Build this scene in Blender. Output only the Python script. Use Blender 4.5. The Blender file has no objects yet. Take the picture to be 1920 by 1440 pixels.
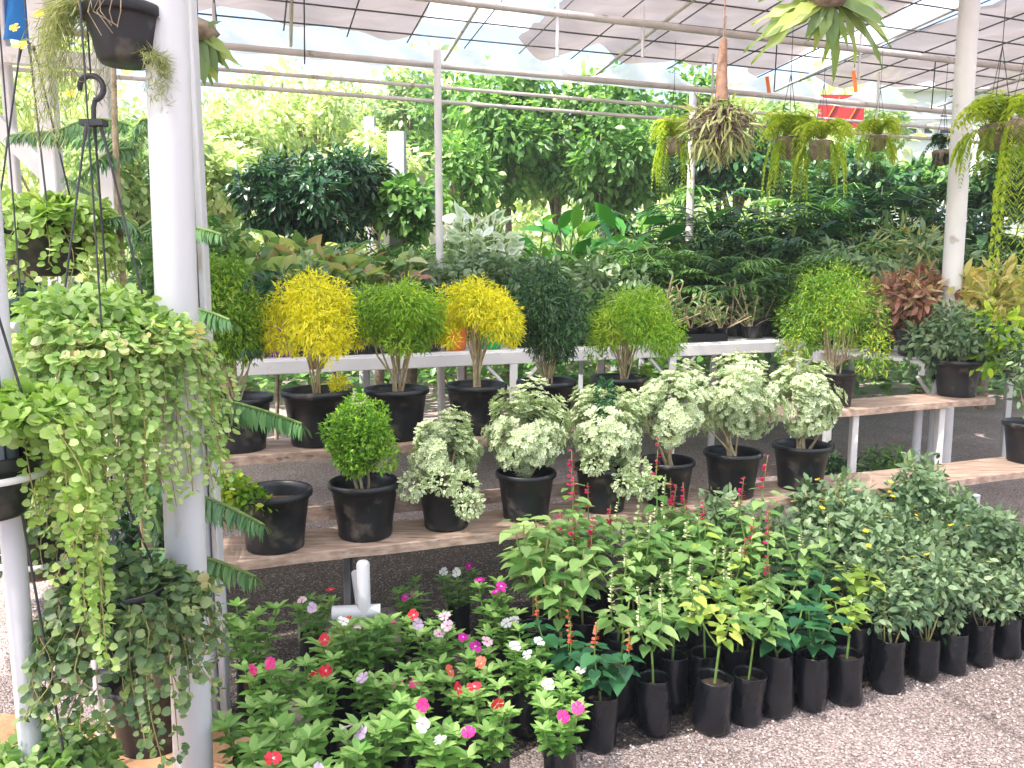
import bpy, math, random
import numpy as np
from mathutils import Vector, Matrix
R = math.radians

# ---------------------------------------------------------------- camera, world, sun, exposure
scn = bpy.context.scene
COL = scn.collection
CAM_H, PITCH, FPX = 1.5, R(7.5), 1500.0
cam_d = bpy.data.cameras.new('camera')
cam = bpy.data.objects.new('camera', cam_d)
COL.objects.link(cam)
cam.location = (0, 0, CAM_H)
cam.rotation_euler = (R(90) - PITCH, 0, 0)
cam_d.sensor_width = 36
cam_d.lens = 36 * FPX / 1920
cam_d.clip_end = 500
cam_d.clip_start = 0.05
scn.camera = cam

SUN_EL, SUN_AZ = R(56), R(-128)          # azimuth measured from +Y towards +X
sdir = Vector((math.sin(SUN_AZ) * math.cos(SUN_EL), math.cos(SUN_AZ) * math.cos(SUN_EL), math.sin(SUN_EL)))
world = bpy.data.worlds.new('World')
scn.world = world
world.use_nodes = True
wn = world.node_tree
wn.nodes.clear()
sky = wn.nodes.new('ShaderNodeTexSky')
sky.sky_type = 'NISHITA'
sky.sun_disc = False
sky.sun_elevation = SUN_EL
sky.sun_rotation = SUN_AZ
sky.air_density = 1.0
sky.dust_density = 4.0
sky.ozone_density = 1.0
bg = wn.nodes.new('ShaderNodeBackground')
bg.inputs['Strength'].default_value = 0.15
wo = wn.nodes.new('ShaderNodeOutputWorld')
wn.links.new(sky.outputs[0], bg.inputs[0])
wn.links.new(bg.outputs[0], wo.inputs[0])
sun_d = bpy.data.lights.new('sun', 'SUN')
sun_d.energy = 4.0
sun_d.angle = R(0.5)
sun_d.color = (1.0, 0.94, 0.86)
sun = bpy.data.objects.new('sun', sun_d)
sun.rotation_euler = sdir.to_track_quat('Z', 'Y').to_euler()
sun.location = (0, 0, 20)
COL.objects.link(sun)
scn.view_settings.view_transform = 'Standard'
scn.view_settings.look = 'None'
scn.view_settings.gamma = 1
scn.view_settings.exposure = 1.72
scn.render.engine = 'CYCLES'
scn.cycles.max_bounces = 7
scn.cycles.transparent_max_bounces = 12
scn.cycles.diffuse_bounces = 4
scn.cycles.caustics_reflective = False
scn.cycles.caustics_refractive = False

# ---------------------------------------------------------------- layout helpers (plan measured off the photograph)
cp, sp = math.cos(PITCH), math.sin(PITCH)
def ray(px, py):
    x = (px - 960) / FPX; u = -(py - 720) / FPX
    return Vector((x, cp + u * sp, -sp + u * cp))
def P(px, py, t):
    return Vector((0, 0, CAM_H)) + ray(px, py) * t
def G(px, py, z=0.0):
    r = ray(px, py)
    return Vector((0, 0, CAM_H)) + r * ((z - CAM_H) / r.z)
def rng(seed):
    return np.random.RandomState(seed)

# ---------------------------------------------------------------- object helpers
def tag(o, label=None, cat=None, group=None, kind=None):
    if label: o['label'] = label
    if cat: o['category'] = cat
    if group: o['group'] = group
    if kind: o['kind'] = kind
    return o
def empty(name, loc, label, cat, group=None, rz=0.0, sc=1.0):
    o = bpy.data.objects.new(name, None)
    o.empty_display_size = 0.05
    COL.objects.link(o)
    o.location = loc
    o.rotation_euler = (0, 0, rz)
    o.scale = (sc, sc, sc)
    return tag(o, label, cat, group)
def children(o):
    return list(o.children)
def copy_tree(o, parent=None):
    c = o.copy()
    COL.objects.link(c)
    if parent is not None: c.parent = parent
    for ch in KIDS.get(o.name, []):
        copy_tree(ch, c)
    return c
KIDS = {}
def link(name, me, parent=None, loc=None):
    o = bpy.data.objects.new(name, me)
    COL.objects.link(o)
    if parent is not None:
        o.parent = parent
        KIDS.setdefault(parent.name, []).append(o)
    if loc is not None: o.location = loc
    return o
def dup(src, loc, rz=0.0, sc=1.0, label=None, group=None, cat=None, tilt=(0, 0)):
    c = copy_tree(src)
    KIDS[c.name] = list(c.children) if c.children else []
    c.location = loc
    c.rotation_euler = (tilt[0], tilt[1], rz)
    c.scale = (sc, sc, sc) if not hasattr(sc, '__len__') else sc
    tag(c, label, cat, group)
    return c

class MB:
    """collects shapes into one mesh"""
    def __init__(s):
        s.v = []; s.f = []; s.m = []; s.mi = 0; s.sm = []; s.smooth = False
    def add(s, vs, fs, smooth=None):
        b = len(s.v)
        s.v.extend([tuple(v) for v in vs])
        for f in fs:
            s.f.append(tuple(b + i for i in f)); s.m.append(s.mi); s.sm.append(s.smooth if smooth is None else smooth)
    def box(s, c, size, rz=0.0):
        c = Vector(c); hx, hy, hz = size[0] / 2, size[1] / 2, size[2] / 2
        cr, sr = math.cos(rz), math.sin(rz)
        vs = []
        for z in (-hz, hz):
            for x, y in ((-hx, -hy), (hx, -hy), (hx, hy), (-hx, hy)):
                vs.append((c.x + x * cr - y * sr, c.y + x * sr + y * cr, c.z + z))
        s.add(vs, [(3, 2, 1, 0), (4, 5, 6, 7), (0, 1, 5, 4), (1, 2, 6, 5), (2, 3, 7, 6), (3, 0, 4, 7)])
    def beam(s, p, q, w, h, up=(0, 0, 1), bev=0.0):
        p = Vector(p); q = Vector(q); d = (q - p).normalized(); up = Vector(up)
        if abs(d.dot(up)) > 0.98: up = Vector((0, 1, 0))
        r = d.cross(up).normalized(); u = r.cross(d).normalized()
        if bev > 0:
            pr = [(-w/2+bev, -h/2), (w/2-bev, -h/2), (w/2, -h/2+bev), (w/2, h/2-bev), (w/2-bev, h/2), (-w/2+bev, h/2), (-w/2, h/2-bev), (-w/2, -h/2+bev)]
        else:
            pr = [(-w/2, -h/2), (w/2, -h/2), (w/2, h/2), (-w/2, h/2)]
        n = len(pr)
        vs = [p + r * a + u * b for a, b in pr] + [q + r * a + u * b for a, b in pr]
        fs = [(i, (i + 1) % n, n + (i + 1) % n, n + i) for i in range(n)] + [tuple(range(n))[::-1], tuple(range(n, 2 * n))]
        s.add(vs, fs)
    def tube(s, pts, rad, n=8, cap=True):
        pts = [Vector(p) for p in pts]
        if not hasattr(rad, '__len__'): rad = [rad] * len(pts)
        vs = []; ref = None
        for i, p in enumerate(pts):
            a = pts[max(i - 1, 0)]; b = pts[min(i + 1, len(pts) - 1)]
            d = (b - a)
            d = d.normalized() if d.length > 1e-9 else Vector((0, 0, 1))
            if ref is None:
                ref = Vector((1, 0, 0)) if abs(d.x) < 0.8 else Vector((0, 1, 0))
            r = (ref - d * ref.dot(d)).normalized(); ref = r
            u = d.cross(r)
            for k in range(n):
                t = 2 * math.pi * k / n
                vs.append(p + (r * math.cos(t) + u * math.sin(t)) * rad[i])
        fs = []
        for i in range(len(pts) - 1):
            for k in range(n):
                fs.append((i * n + k, i * n + (k + 1) % n, (i + 1) * n + (k + 1) % n, (i + 1) * n + k))
        s.add(vs, fs, True)
        if cap:
            b = (len(pts) - 1) * n
            s.add(vs[:n], [tuple(range(n))[::-1]], False)
            s.add(vs[b:], [tuple(range(n))], False)
    def lathe(s, prof, n=32, c=(0, 0, 0), wob=None):
        vs = []
        for j, (r, z) in enumerate(prof):
            for k in range(n):
                t = 2 * math.pi * k / n
                rr = r * (1 + (wob(t, z, j) if wob else 0))
                vs.append((c[0] + rr * math.cos(t), c[1] + rr * math.sin(t), c[2] + z))
        fs = []
        for j in range(len(prof) - 1):
            for k in range(n):
                fs.append((j * n + k, j * n + (k + 1) % n, (j + 1) * n + (k + 1) % n, (j + 1) * n + k))
        s.add(vs, fs, True)
    def mesh(s, name, mats):
        me = bpy.data.meshes.new(name)
        me.from_pydata(s.v, [], s.f)
        for m in (mats if isinstance(mats, (list, tuple)) else [mats]): me.materials.append(m)
        me.polygons.foreach_set('material_index', s.m)
        me.polygons.foreach_set('use_smooth', s.sm)
        me.update()
        return me
    def build(s, name, mats, parent=None, loc=None):
        return link(name, s.mesh(name, mats), parent, loc)

# ---------------------------------------------------------------- materials
def newmat(name):
    m = bpy.data.materials.new(name); m.use_nodes = True
    nt = m.node_tree; nt.nodes.clear()
    return m, nt, nt.nodes, nt.links
def ramp(N, L, fac, stops):
    r = N.new('ShaderNodeValToRGB')
    e = r.color_ramp.elements
    while len(e) < len(stops): e.new(0.5)
    for i, (p, c) in enumerate(stops):
        e[i].position = p; e[i].color = (c[0], c[1], c[2], 1)
    L.new(fac, r.inputs[0])
    return r.outputs[0]
def mixc(N, L, a, b, fac, mode='MIX'):
    m = N.new('ShaderNodeMix'); m.data_type = 'RGBA'; m.blend_type = mode
    for sock, val in ((m.inputs[0], fac), (m.inputs[6], a), (m.inputs[7], b)):
        if hasattr(val, 'links'): L.new(val, sock)
        elif isinstance(val, (tuple, list)): sock.default_value = (val[0], val[1], val[2], 1)
        else: sock.default_value = val
    return m.outputs[2]
def leafmat(name, stops, edge=None, edge_w=(0.45, 0.8), trans=0.32, rough=0.42, spec=0.5, tcol=1.5, edge_thr=None):
    m, nt, N, L = newmat(name)
    at = N.new('ShaderNodeAttribute'); at.attribute_name = 'tone'
    oi = N.new('ShaderNodeObjectInfo')
    ad = N.new('ShaderNodeMath'); ad.operation = 'MULTIPLY_ADD'
    L.new(oi.outputs['Random'], ad.inputs[0]); ad.inputs[1].default_value = 0.16; ad.inputs[2].default_value = -0.08
    a2 = N.new('ShaderNodeMath'); a2.operation = 'ADD'; a2.use_clamp = True
    L.new(at.outputs['Fac'], a2.inputs[0]); L.new(ad.outputs[0], a2.inputs[1])
    col = ramp(N, L, a2.outputs[0], stops)
    if edge is not None:
        ae = N.new('ShaderNodeAttribute'); ae.attribute_name = 'edge'
        nz = N.new('ShaderNodeTexNoise'); nz.inputs['Scale'].default_value = 90.0
        md = N.new('ShaderNodeMath'); md.operation = 'MULTIPLY_ADD'
        L.new(nz.outputs['Fac'], md.inputs[0]); md.inputs[1].default_value = 0.7; L.new(ae.outputs['Fac'], md.inputs[2])
        f = ramp(N, L, md.outputs[0], [(edge_w[0] + .35, (0, 0, 0)), (min(1, edge_w[1] + .35), (1, 1, 1))])
        col = mixc(N, L, col, edge, f)
    pb = N.new('ShaderNodeBsdfPrincipled')
    L.new(col, pb.inputs['Base Color'])
    pb.inputs['Roughness'].default_value = rough
    pb.inputs['Specular IOR Level'].default_value = spec
    tr = N.new('ShaderNodeBsdfTranslucent')
    tc = mixc(N, L, col, (tcol, tcol * 1.08, tcol * 0.55), 1.0, 'MULTIPLY')
    L.new(tc, tr.inputs['Color'])
    mx = N.new('ShaderNodeMixShader'); mx.inputs[0].default_value = trans
    L.new(pb.outputs[0], mx.inputs[1]); L.new(tr.outputs[0], mx.inputs[2])
    out = N.new('ShaderNodeOutputMaterial'); L.new(mx.outputs[0], out.inputs[0])
    return m
def surf(name, c1, c2, scale=8, rough=0.6, bump=0.1, bscale=60, metal=0, detail=4, spots=None, spec=0.5, stretch=(1, 1, 1), objrand=0.0):
    m, nt, N, L = newmat(name)
    tc = N.new('ShaderNodeTexCoord')
    mp = N.new('ShaderNodeMapping'); mp.inputs['Scale'].default_value = stretch
    L.new(tc.outputs['Object'], mp.inputs[0])
    nz = N.new('ShaderNodeTexNoise'); nz.inputs['Scale'].default_value = scale; nz.inputs['Detail'].default_value = detail
    L.new(mp.outputs[0], nz.inputs['Vector'])
    col = ramp(N, L, nz.outputs['Fac'], [(0.32, c1), (0.68, c2)])
    if spots:
        n2 = N.new('ShaderNodeTexNoise'); n2.inputs['Scale'].default_value = spots[1]; n2.inputs['Detail'].default_value = 6
        L.new(mp.outputs[0], n2.inputs['Vector'])
        f = ramp(N, L, n2.outputs['Fac'], [(spots[2], (0, 0, 0)), (spots[2] + .1, (1, 1, 1))])
        col = mixc(N, L, col, spots[0], f)
    pb = N.new('ShaderNodeBsdfPrincipled')
    L.new(col, pb.inputs['Base Color'])
    rr = N.new('ShaderNodeMath'); rr.operation = 'MULTIPLY_ADD'
    L.new(nz.outputs['Fac'], rr.inputs[0]); rr.inputs[1].default_value = 0.3; rr.inputs[2].default_value = rough - 0.15
    L.new(rr.outputs[0], pb.inputs['Roughness'])
    pb.inputs['Metallic'].default_value = metal
    pb.inputs['Specular IOR Level'].default_value = spec
    nb = N.new('ShaderNodeTexNoise'); nb.inputs['Scale'].default_value = bscale; nb.inputs['Detail'].default_value = 5
    L.new(mp.outputs[0], nb.inputs['Vector'])
    bp = N.new('ShaderNodeBump'); bp.inputs['Strength'].default_value = bump; bp.inputs['Distance'].default_value = 0.01
    L.new(nb.outputs['Fac'], bp.inputs['Height']); L.new(bp.outputs[0], pb.inputs['Normal'])
    out = N.new('ShaderNodeOutputMaterial'); L.new(pb.outputs[0], out.inputs[0])
    return m

M = {}
M['black'] = surf('black_plastic', (.004, .005, .008), (.010, .012, .017), 5, 0.42, .1, 60, spots=((.075, .065, .055), 11, .58))
M['bag'] = surf('black_polythene', (.003, .004, .007), (.008, .010, .015), 6, 0.3, .5, 22, spots=((.07, .06, .05), 10, .66))
M['soil'] = surf('potting_soil', (.02, .013, .009), (.07, .05, .035), 60, 0.95, .6, 120)
M['white'] = surf('white_paint', (.62, .62, .64), (.76, .75, .74), 3, 0.42, .05, 50, spots=((.42, .38, .33), 9, .66))
M['post'] = surf('white_pipe', (.46, .47, .52), (.62, .62, .65), 3.5, 0.35, .08, 30, spots=((.4, .36, .32), 16, .63), stretch=(1, 1, .35))
M['greypaint'] = surf('grey_paint', (.34, .35, .4), (.5, .5, .54), 3, 0.5, .05, 50)
M['darkmetal'] = surf('dark_metal', (.05, .05, .055), (.12, .12, .13), 6, 0.5, .1, 50)
M['roofmetal'] = surf('roof_pipe', (.5, .47, .45), (.66, .62, .6), 5, 0.5, .05, 50, spots=((.3, .22, .18), 12, .62))
M['wood'] = surf('plank_wood', (.3, .2, .15), (.54, .41, .33), 7, 0.7, .35, 30, spots=((.13, .09, .075), 5, .62), stretch=(1, 7, 7))
M['concrete'] = surf('concrete', (.2, .17, .15), (.4, .35, .3), 6, 0.9, .4, 50, spots=((.06, .05, .045), 9, .6))
M['bark'] = surf('bark', (.16, .12, .08), (.36, .29, .2), 30, 0.85, .5, 60)
M['twig'] = surf('pale_twig', (.3, .22, .12), (.5, .42, .26), 30, 0.7, .3, 60)
M['stem'] = surf('green_stem', (.1, .19, .04), (.2, .32, .08), 20, 0.5, .1, 60)
M['redstem'] = surf('tan_stem', (.25, .17, .07), (.3, .3, .1), 20, 0.5, .1, 60)
M['wire'] = surf('wire', (.015, .017, .022), (.04, .04, .05), 20, 0.5, .05, 60)
M['blue'] = surf('blue_sheet', (.0, .13, .5), (.01, .24, .7), 3, 0.45, .3, 10)
M['red'] = surf('red_board', (.3, .012, .012), (.4, .02, .018), 3, 0.6, .05, 30)
M['orange'] = surf('orange_plastic', (.7, .13, .02), (.8, .2, .03), 4, 0.45, .05, 30)
M['greenp'] = surf('green_plastic', (.01, .28, .06), (.02, .4, .1), 4, 0.4, .05, 30)
M['bluep'] = surf('blue_glaze', (.02, .07, .4), (.05, .2, .6), 10, 0.25, .1, 30)
M['purplep'] = surf('purple_glaze', (.08, .01, .16), (.25, .03, .3), 10, 0.25, .1, 30)
M['wall'] = surf('pale_wall', (.62, .65, .72), (.75, .77, .8), 1.5, 0.8, .1, 20)
M['walld'] = surf('cream_wall', (.6, .55, .4), (.72, .68, .52), 1.5, 0.8, .1, 20)
M['glass'] = surf('dark_glass', (.03, .04, .07), (.06, .08, .13), 1, 0.15, .0, 20)
M['root'] = surf('dry_root', (.12, .09, .065), (.34, .27, .2), 25, 0.9, .5, 60)
M['rope'] = surf('coir_rope', (.24, .13, .09), (.4, .25, .18), 25, 0.9, .5, 60)
M['hose'] = surf('yellow_cable', (.6, .4, .08), (.7, .5, .12), 5, 0.5, .05, 60)

# plastics that let light through
def sheetmat(name, col, transp, transl, rough=0.5, weave=None):
    m, nt, N, L = newmat(name)
    tc = N.new('ShaderNodeTexCoord')
    nz = N.new('ShaderNodeTexNoise'); nz.inputs['Scale'].default_value = 1.6; nz.inputs['Detail'].default_value = 5
    mp = N.new('ShaderNodeMapping'); mp.inputs['Scale'].default_value = (1, 5, 1) if weave else (1, 1, 1); mp.inputs['Rotation'].default_value = (0, 0, R(35))
    L.new(tc.outputs['Object'], mp.inputs[0]); L.new(mp.outputs[0], nz.inputs['Vector'])
    c = mixc(N, L, tuple(x * .7 for x in col), tuple(min(1, x * 1.25) for x in col), nz.outputs['Fac'])
    df = N.new('ShaderNodeBsdfDiffuse'); L.new(c, df.inputs[0])
    tl = N.new('ShaderNodeBsdfTranslucent'); L.new(c, tl.inputs[0])
    m1 = N.new('ShaderNodeMixShader'); m1.inputs[0].default_value = transl
    L.new(df.outputs[0], m1.inputs[1]); L.new(tl.outputs[0], m1.inputs[2])
    tp = N.new('ShaderNodeBsdfTransparent')
    m2 = N.new('ShaderNodeMixShader')
    fac = N.new('ShaderNodeMath'); fac.operation = 'MULTIPLY_ADD'; fac.use_clamp = True
    L.new(nz.outputs['Fac'], fac.inputs[0]); fac.inputs[1].default_value = 0.2 if weave else 0.0; fac.inputs[2].default_value = transp - (0.1 if weave else 0)
    L.new(fac.outputs[0], m2.inputs[0])
    L.new(m1.outputs[0], m2.inputs[1]); L.new(tp.outputs[0], m2.inputs[2])
    out = N.new('ShaderNodeOutputMaterial'); L.new(m2.outputs[0], out.inputs[0])
    return m
M['net'] = sheetmat('shade_net', (.25, .215, .205), .06, .5, weave=True)
M['net_unseen'] = sheetmat('unseen_light_net', (.66, .64, .6), .3, .85, weave=True)  # paler, more open net, made to pass soft light to the foreground
M['skylight'] = sheetmat('clear_sheet', (.92, .93, .93), .45, .9)
M['valance'] = sheetmat('white_film', (.93, .93, .93), .12, .6)

g = lambda *a: a
M['creep'] = leafmat('creeper_leaf', [(0, (.14, .27, .07)), (.5, (.34, .5, .17)), (.88, (.56, .66, .34)), (1, (.6, .5, .28))], trans=.35)
M['creep_y'] = leafmat('yellow_creeper_leaf', [(0, (.17, .3, .05)), (.5, (.31, .45, .13)), (.9, (.5, .6, .27)), (1, (.55, .42, .14))], trans=.35)
M['creep_d'] = leafmat('dusky_creeper_leaf', [(0, (.045, .1, .04)), (.5, (.12, .2, .08)), (.88, (.28, .36, .14)), (1, (.4, .34, .16))], trans=.28)
M['aral_y'] = leafmat('golden_aralia_leaf', [(0, (.3, .38, .02)), (.35, (.66, .62, .02)), (1, (.86, .78, .03))], trans=.35)
M['aral_g'] = leafmat('lime_aralia_leaf', [(0, (.09, .22, .012)), (.5, (.22, .42, .03)), (1, (.45, .56, .04))], trans=.35)
M['aral_m'] = leafmat('mixed_aralia_leaf', [(0, (.06, .17, .015)), (.5, (.14, .3, .02)), (.85, (.3, .42, .03)), (1, (.5, .48, .03))], trans=.32)
M['aral_d'] = leafmat('dark_aralia_leaf', [(0, (.015, .05, .022)), (.5, (.035, .11, .035)), (1, (.09, .2, .05))], trans=.22)
M['box'] = leafmat('bright_bush_leaf', [(0, (.04, .13, .01)), (.5, (.13, .33, .02)), (1, (.33, .52, .05))], trans=.3)
M['varieg'] = leafmat('variegated_leaf', [(0, (.06, .16, .09)), (.5, (.16, .28, .17)), (1, (.34, .46, .3))], edge=(.63, .7, .47), edge_w=(.3, .6), trans=.22)
M['peri'] = leafmat('periwinkle_leaf', [(0, (.06, .17, .035)), (.5, (.15, .33, .07)), (1, (.36, .54, .18))], trans=.25, rough=.32)
M['heart'] = leafmat('heart_leaf', [(0, (.06, .17, .05)), (.5, (.18, .34, .1)), (1, (.42, .56, .23))], trans=.32)
M['heart_y'] = leafmat('yellowish_heart_leaf', [(0, (.15, .28, .05)), (.5, (.34, .48, .1)), (.9, (.52, .6, .14)), (1, (.6, .42, .14))], trans=.35)
M['heart_d'] = leafmat('deep_heart_leaf', [(0, (.015, .07, .035)), (.5, (.03, .14, .06)), (1, (.08, .25, .09))], trans=.25)
M['sage'] = leafmat('sage_leaf', [(0, (.05, .11, .055)), (.5, (.15, .25, .125)), (1, (.33, .43, .25))], trans=.25, rough=.5)
M['pine'] = leafmat('pine_needle', [(0, (.04, .12, .045)), (.5, (.09, .23, .08)), (1, (.2, .37, .13))], trans=.1)
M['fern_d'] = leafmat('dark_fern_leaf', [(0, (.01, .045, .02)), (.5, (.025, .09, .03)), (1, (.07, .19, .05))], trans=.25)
M['fern_m'] = leafmat('fern_leaf', [(0, (.04, .12, .03)), (.5, (.1, .24, .05)), (1, (.22, .38, .1))], trans=.3)
M['fern_y'] = leafmat('lime_fern_leaf', [(0, (.22, .34, .03)), (.5, (.46, .56, .06)), (1, (.66, .72, .16))], trans=.4)
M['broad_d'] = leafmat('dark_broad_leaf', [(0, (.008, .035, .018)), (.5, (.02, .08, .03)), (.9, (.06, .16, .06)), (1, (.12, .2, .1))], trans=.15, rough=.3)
M['broad_g'] = leafmat('glossy_broad_leaf', [(0, (.02, .11, .02)), (.5, (.06, .24, .03)), (1, (.2, .42, .06))], trans=.3, rough=.3)
M['tree_g'] = leafmat('tree_leaf', [(0, (.05, .13, .035)), (.5, (.12, .26, .07)), (1, (.27, .43, .13))], trans=.45)
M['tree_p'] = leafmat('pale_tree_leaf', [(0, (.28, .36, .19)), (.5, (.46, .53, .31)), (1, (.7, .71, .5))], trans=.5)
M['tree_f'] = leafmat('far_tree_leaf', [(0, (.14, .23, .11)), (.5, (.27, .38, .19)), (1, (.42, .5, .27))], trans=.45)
M['calad'] = leafmat('caladium_leaf', [(0, (.1, .22, .06)), (.45, (.25, .38, .12)), (.7, (.42, .52, .16)), (.9, (.52, .52, .26)), (1, (.55, .33, .22))], trans=.3)
M['lace'] = leafmat('lacy_leaf', [(0, (.2, .32, .24)), (.5, (.4, .52, .42)), (1, (.62, .7, .6))], edge=(.75, .8, .74), trans=.25)
M['croton_r'] = leafmat('croton_leaf', [(0, (.12, .12, .06)), (.4, (.3, .13, .1)), (.7, (.42, .2, .14)), (1, (.55, .45, .25))], trans=.25)
M['croton_c'] = leafmat('cream_croton_leaf', [(0, (.25, .3, .08)), (.5, (.55, .5, .18)), (1, (.8, .62, .28))], trans=.3)
M['brush'] = leafmat('wispy_leaf', [(0, (.14, .16, .06)), (.5, (.28, .32, .13)), (1, (.45, .46, .2))], trans=.35)
M['orchid'] = leafmat('orchid_leaf', [(0, (.05, .13, .05)), (.5, (.16, .29, .1)), (1, (.36, .5, .22))], trans=.3)
M['stag'] = leafmat('staghorn_leaf', [(0, (.1, .17, .05)), (.5, (.2, .3, .08)), (1, (.42, .48, .14))], trans=.3)
def petal(name, c, c2):
    return leafmat(name, [(0, c), (1, c2)], trans=.25, rough=.6, tcol=1.1)
M['f_mag'] = petal('magenta_petal', (.5, .0, .3), (.66, .01, .45))
M['f_red'] = petal('red_petal', (.65, .01, .03), (.75, .03, .07))
M['f_pink'] = petal('hot_pink_petal', (.75, .01, .16), (.8, .04, .3))
M['f_white'] = petal('white_petal', (.8, .78, .85), (.85, .85, .88))
M['f_lil'] = petal('lilac_petal', (.62, .42, .72), (.75, .58, .82))
M['f_coral'] = petal('coral_petal', (.75, .09, .05), (.8, .22, .15))
M['f_pale'] = petal('pale_pink_petal', (.8, .5, .65), (.85, .66, .76))
M['f_cream'] = petal('cream_petal', (.6, .66, .4), (.75, .76, .52))
M['f_yel'] = petal('yellow_petal', (.8, .55, .02), (.85, .65, .05))
M['f_wine'] = petal('wine_petal', (.5, .005, .07), (.66, .02, .18))
M['leaf_fall'] = petal('yellow_leaf', (.7, .5, .02), (.75, .55, .03))
# ---------------------------------------------------------------- leaves
def T_(verts, faces, edge):
    return dict(v=np.array(verts, float), f=faces, e=np.array(edge, float))
LT = {}
LT['point'] = T_([(0,0,0),(.3,.17,.03),(.3,0,-.02),(.3,-.17,.03),(.65,.17,-.02),(.68,0,-.06),(.65,-.17,-.02),(1,0,-.16)],
    [(0,2,1),(0,3,2),(1,2,5,4),(2,3,6,5),(4,5,7),(5,6,7)], [.6,1,0,1,1,0,1,1])
LT['narrow'] = T_([(0,0,0),(.45,.11,.03),(.5,0,-.01),(.45,-.11,.03),(1,0,-.1)], [(0,2,1),(0,3,2),(1,2,4),(2,3,4)], [.6,1,0,1,1])
LT['strap'] = T_([(0,0,0),(.25,.05,.0),(.25,-.05,.0),(.6,.055,-.06),(.6,-.055,-.06),(1,0,-.28)], [(0,2,1),(1,2,4,3),(3,4,5)], [.5]*6)
def fan(outl, mid, z=0.05):
    v = [mid] + outl
    n = len(outl)
    return T_(v, [(0, 1 + i, 1 + (i + 1) % n) for i in range(n)], [0] + [1] * n)
LT['round'] = fan([(.06,0,0),(.0,-.3,.04),(.35,-.5,.05),(.75,-.42,.02),(1,-.08,-.05),(1,.1,-.05),(.75,.42,.02),(.35,.5,.05),(.0,.3,.04)], (.42,0,-.04))
LT['heart'] = fan([(.04,0,0),(-.1,-.22,.03),(.1,-.43,.04),(.45,-.4,.02),(.8,-.2,-.05),(1.1,0,-.2),(.8,.2,-.05),(.45,.4,.02),(.1,.43,.04),(-.1,.22,.03)], (.42,0,-.07))
LT['petal'] = fan([(0,0,0),(.35,-.2,.0),(.75,-.4,.01),(.97,-.25,-.02),(.93,-.02,.0),(1.0,.22,-.03),(.75,.42,.01),(.35,.2,0)], (.5,0,.02))
LT['oval'] = fan([(0,0,0),(.25,-.24,.04),(.65,-.27,.02),(1,0,-.08),(.65,.27,.02),(.25,.24,.04)], (.5,0,-.03))
LT['lobed0'] = T_([(0,0,0),(.25,.06,0),(.4,.3,-.03),(.45,.08,-.02),(.62,.34,-.1),(.66,.09,-.06),(.85,.28,-.2),(1.05,0,-.3),
                  (.25,-.06,0),(.4,-.3,-.03),(.45,-.08,-.02),(.62,-.34,-.1),(.66,-.09,-.06),(.85,-.28,-.2)],
    [(0,8,1),(1,8,10,3),(1,3,2),(8,9,10),(3,10,12,5),(3,5,4),(10,11,12),(5,12,13,7),(5,7,6)], [.5]*14)

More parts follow.
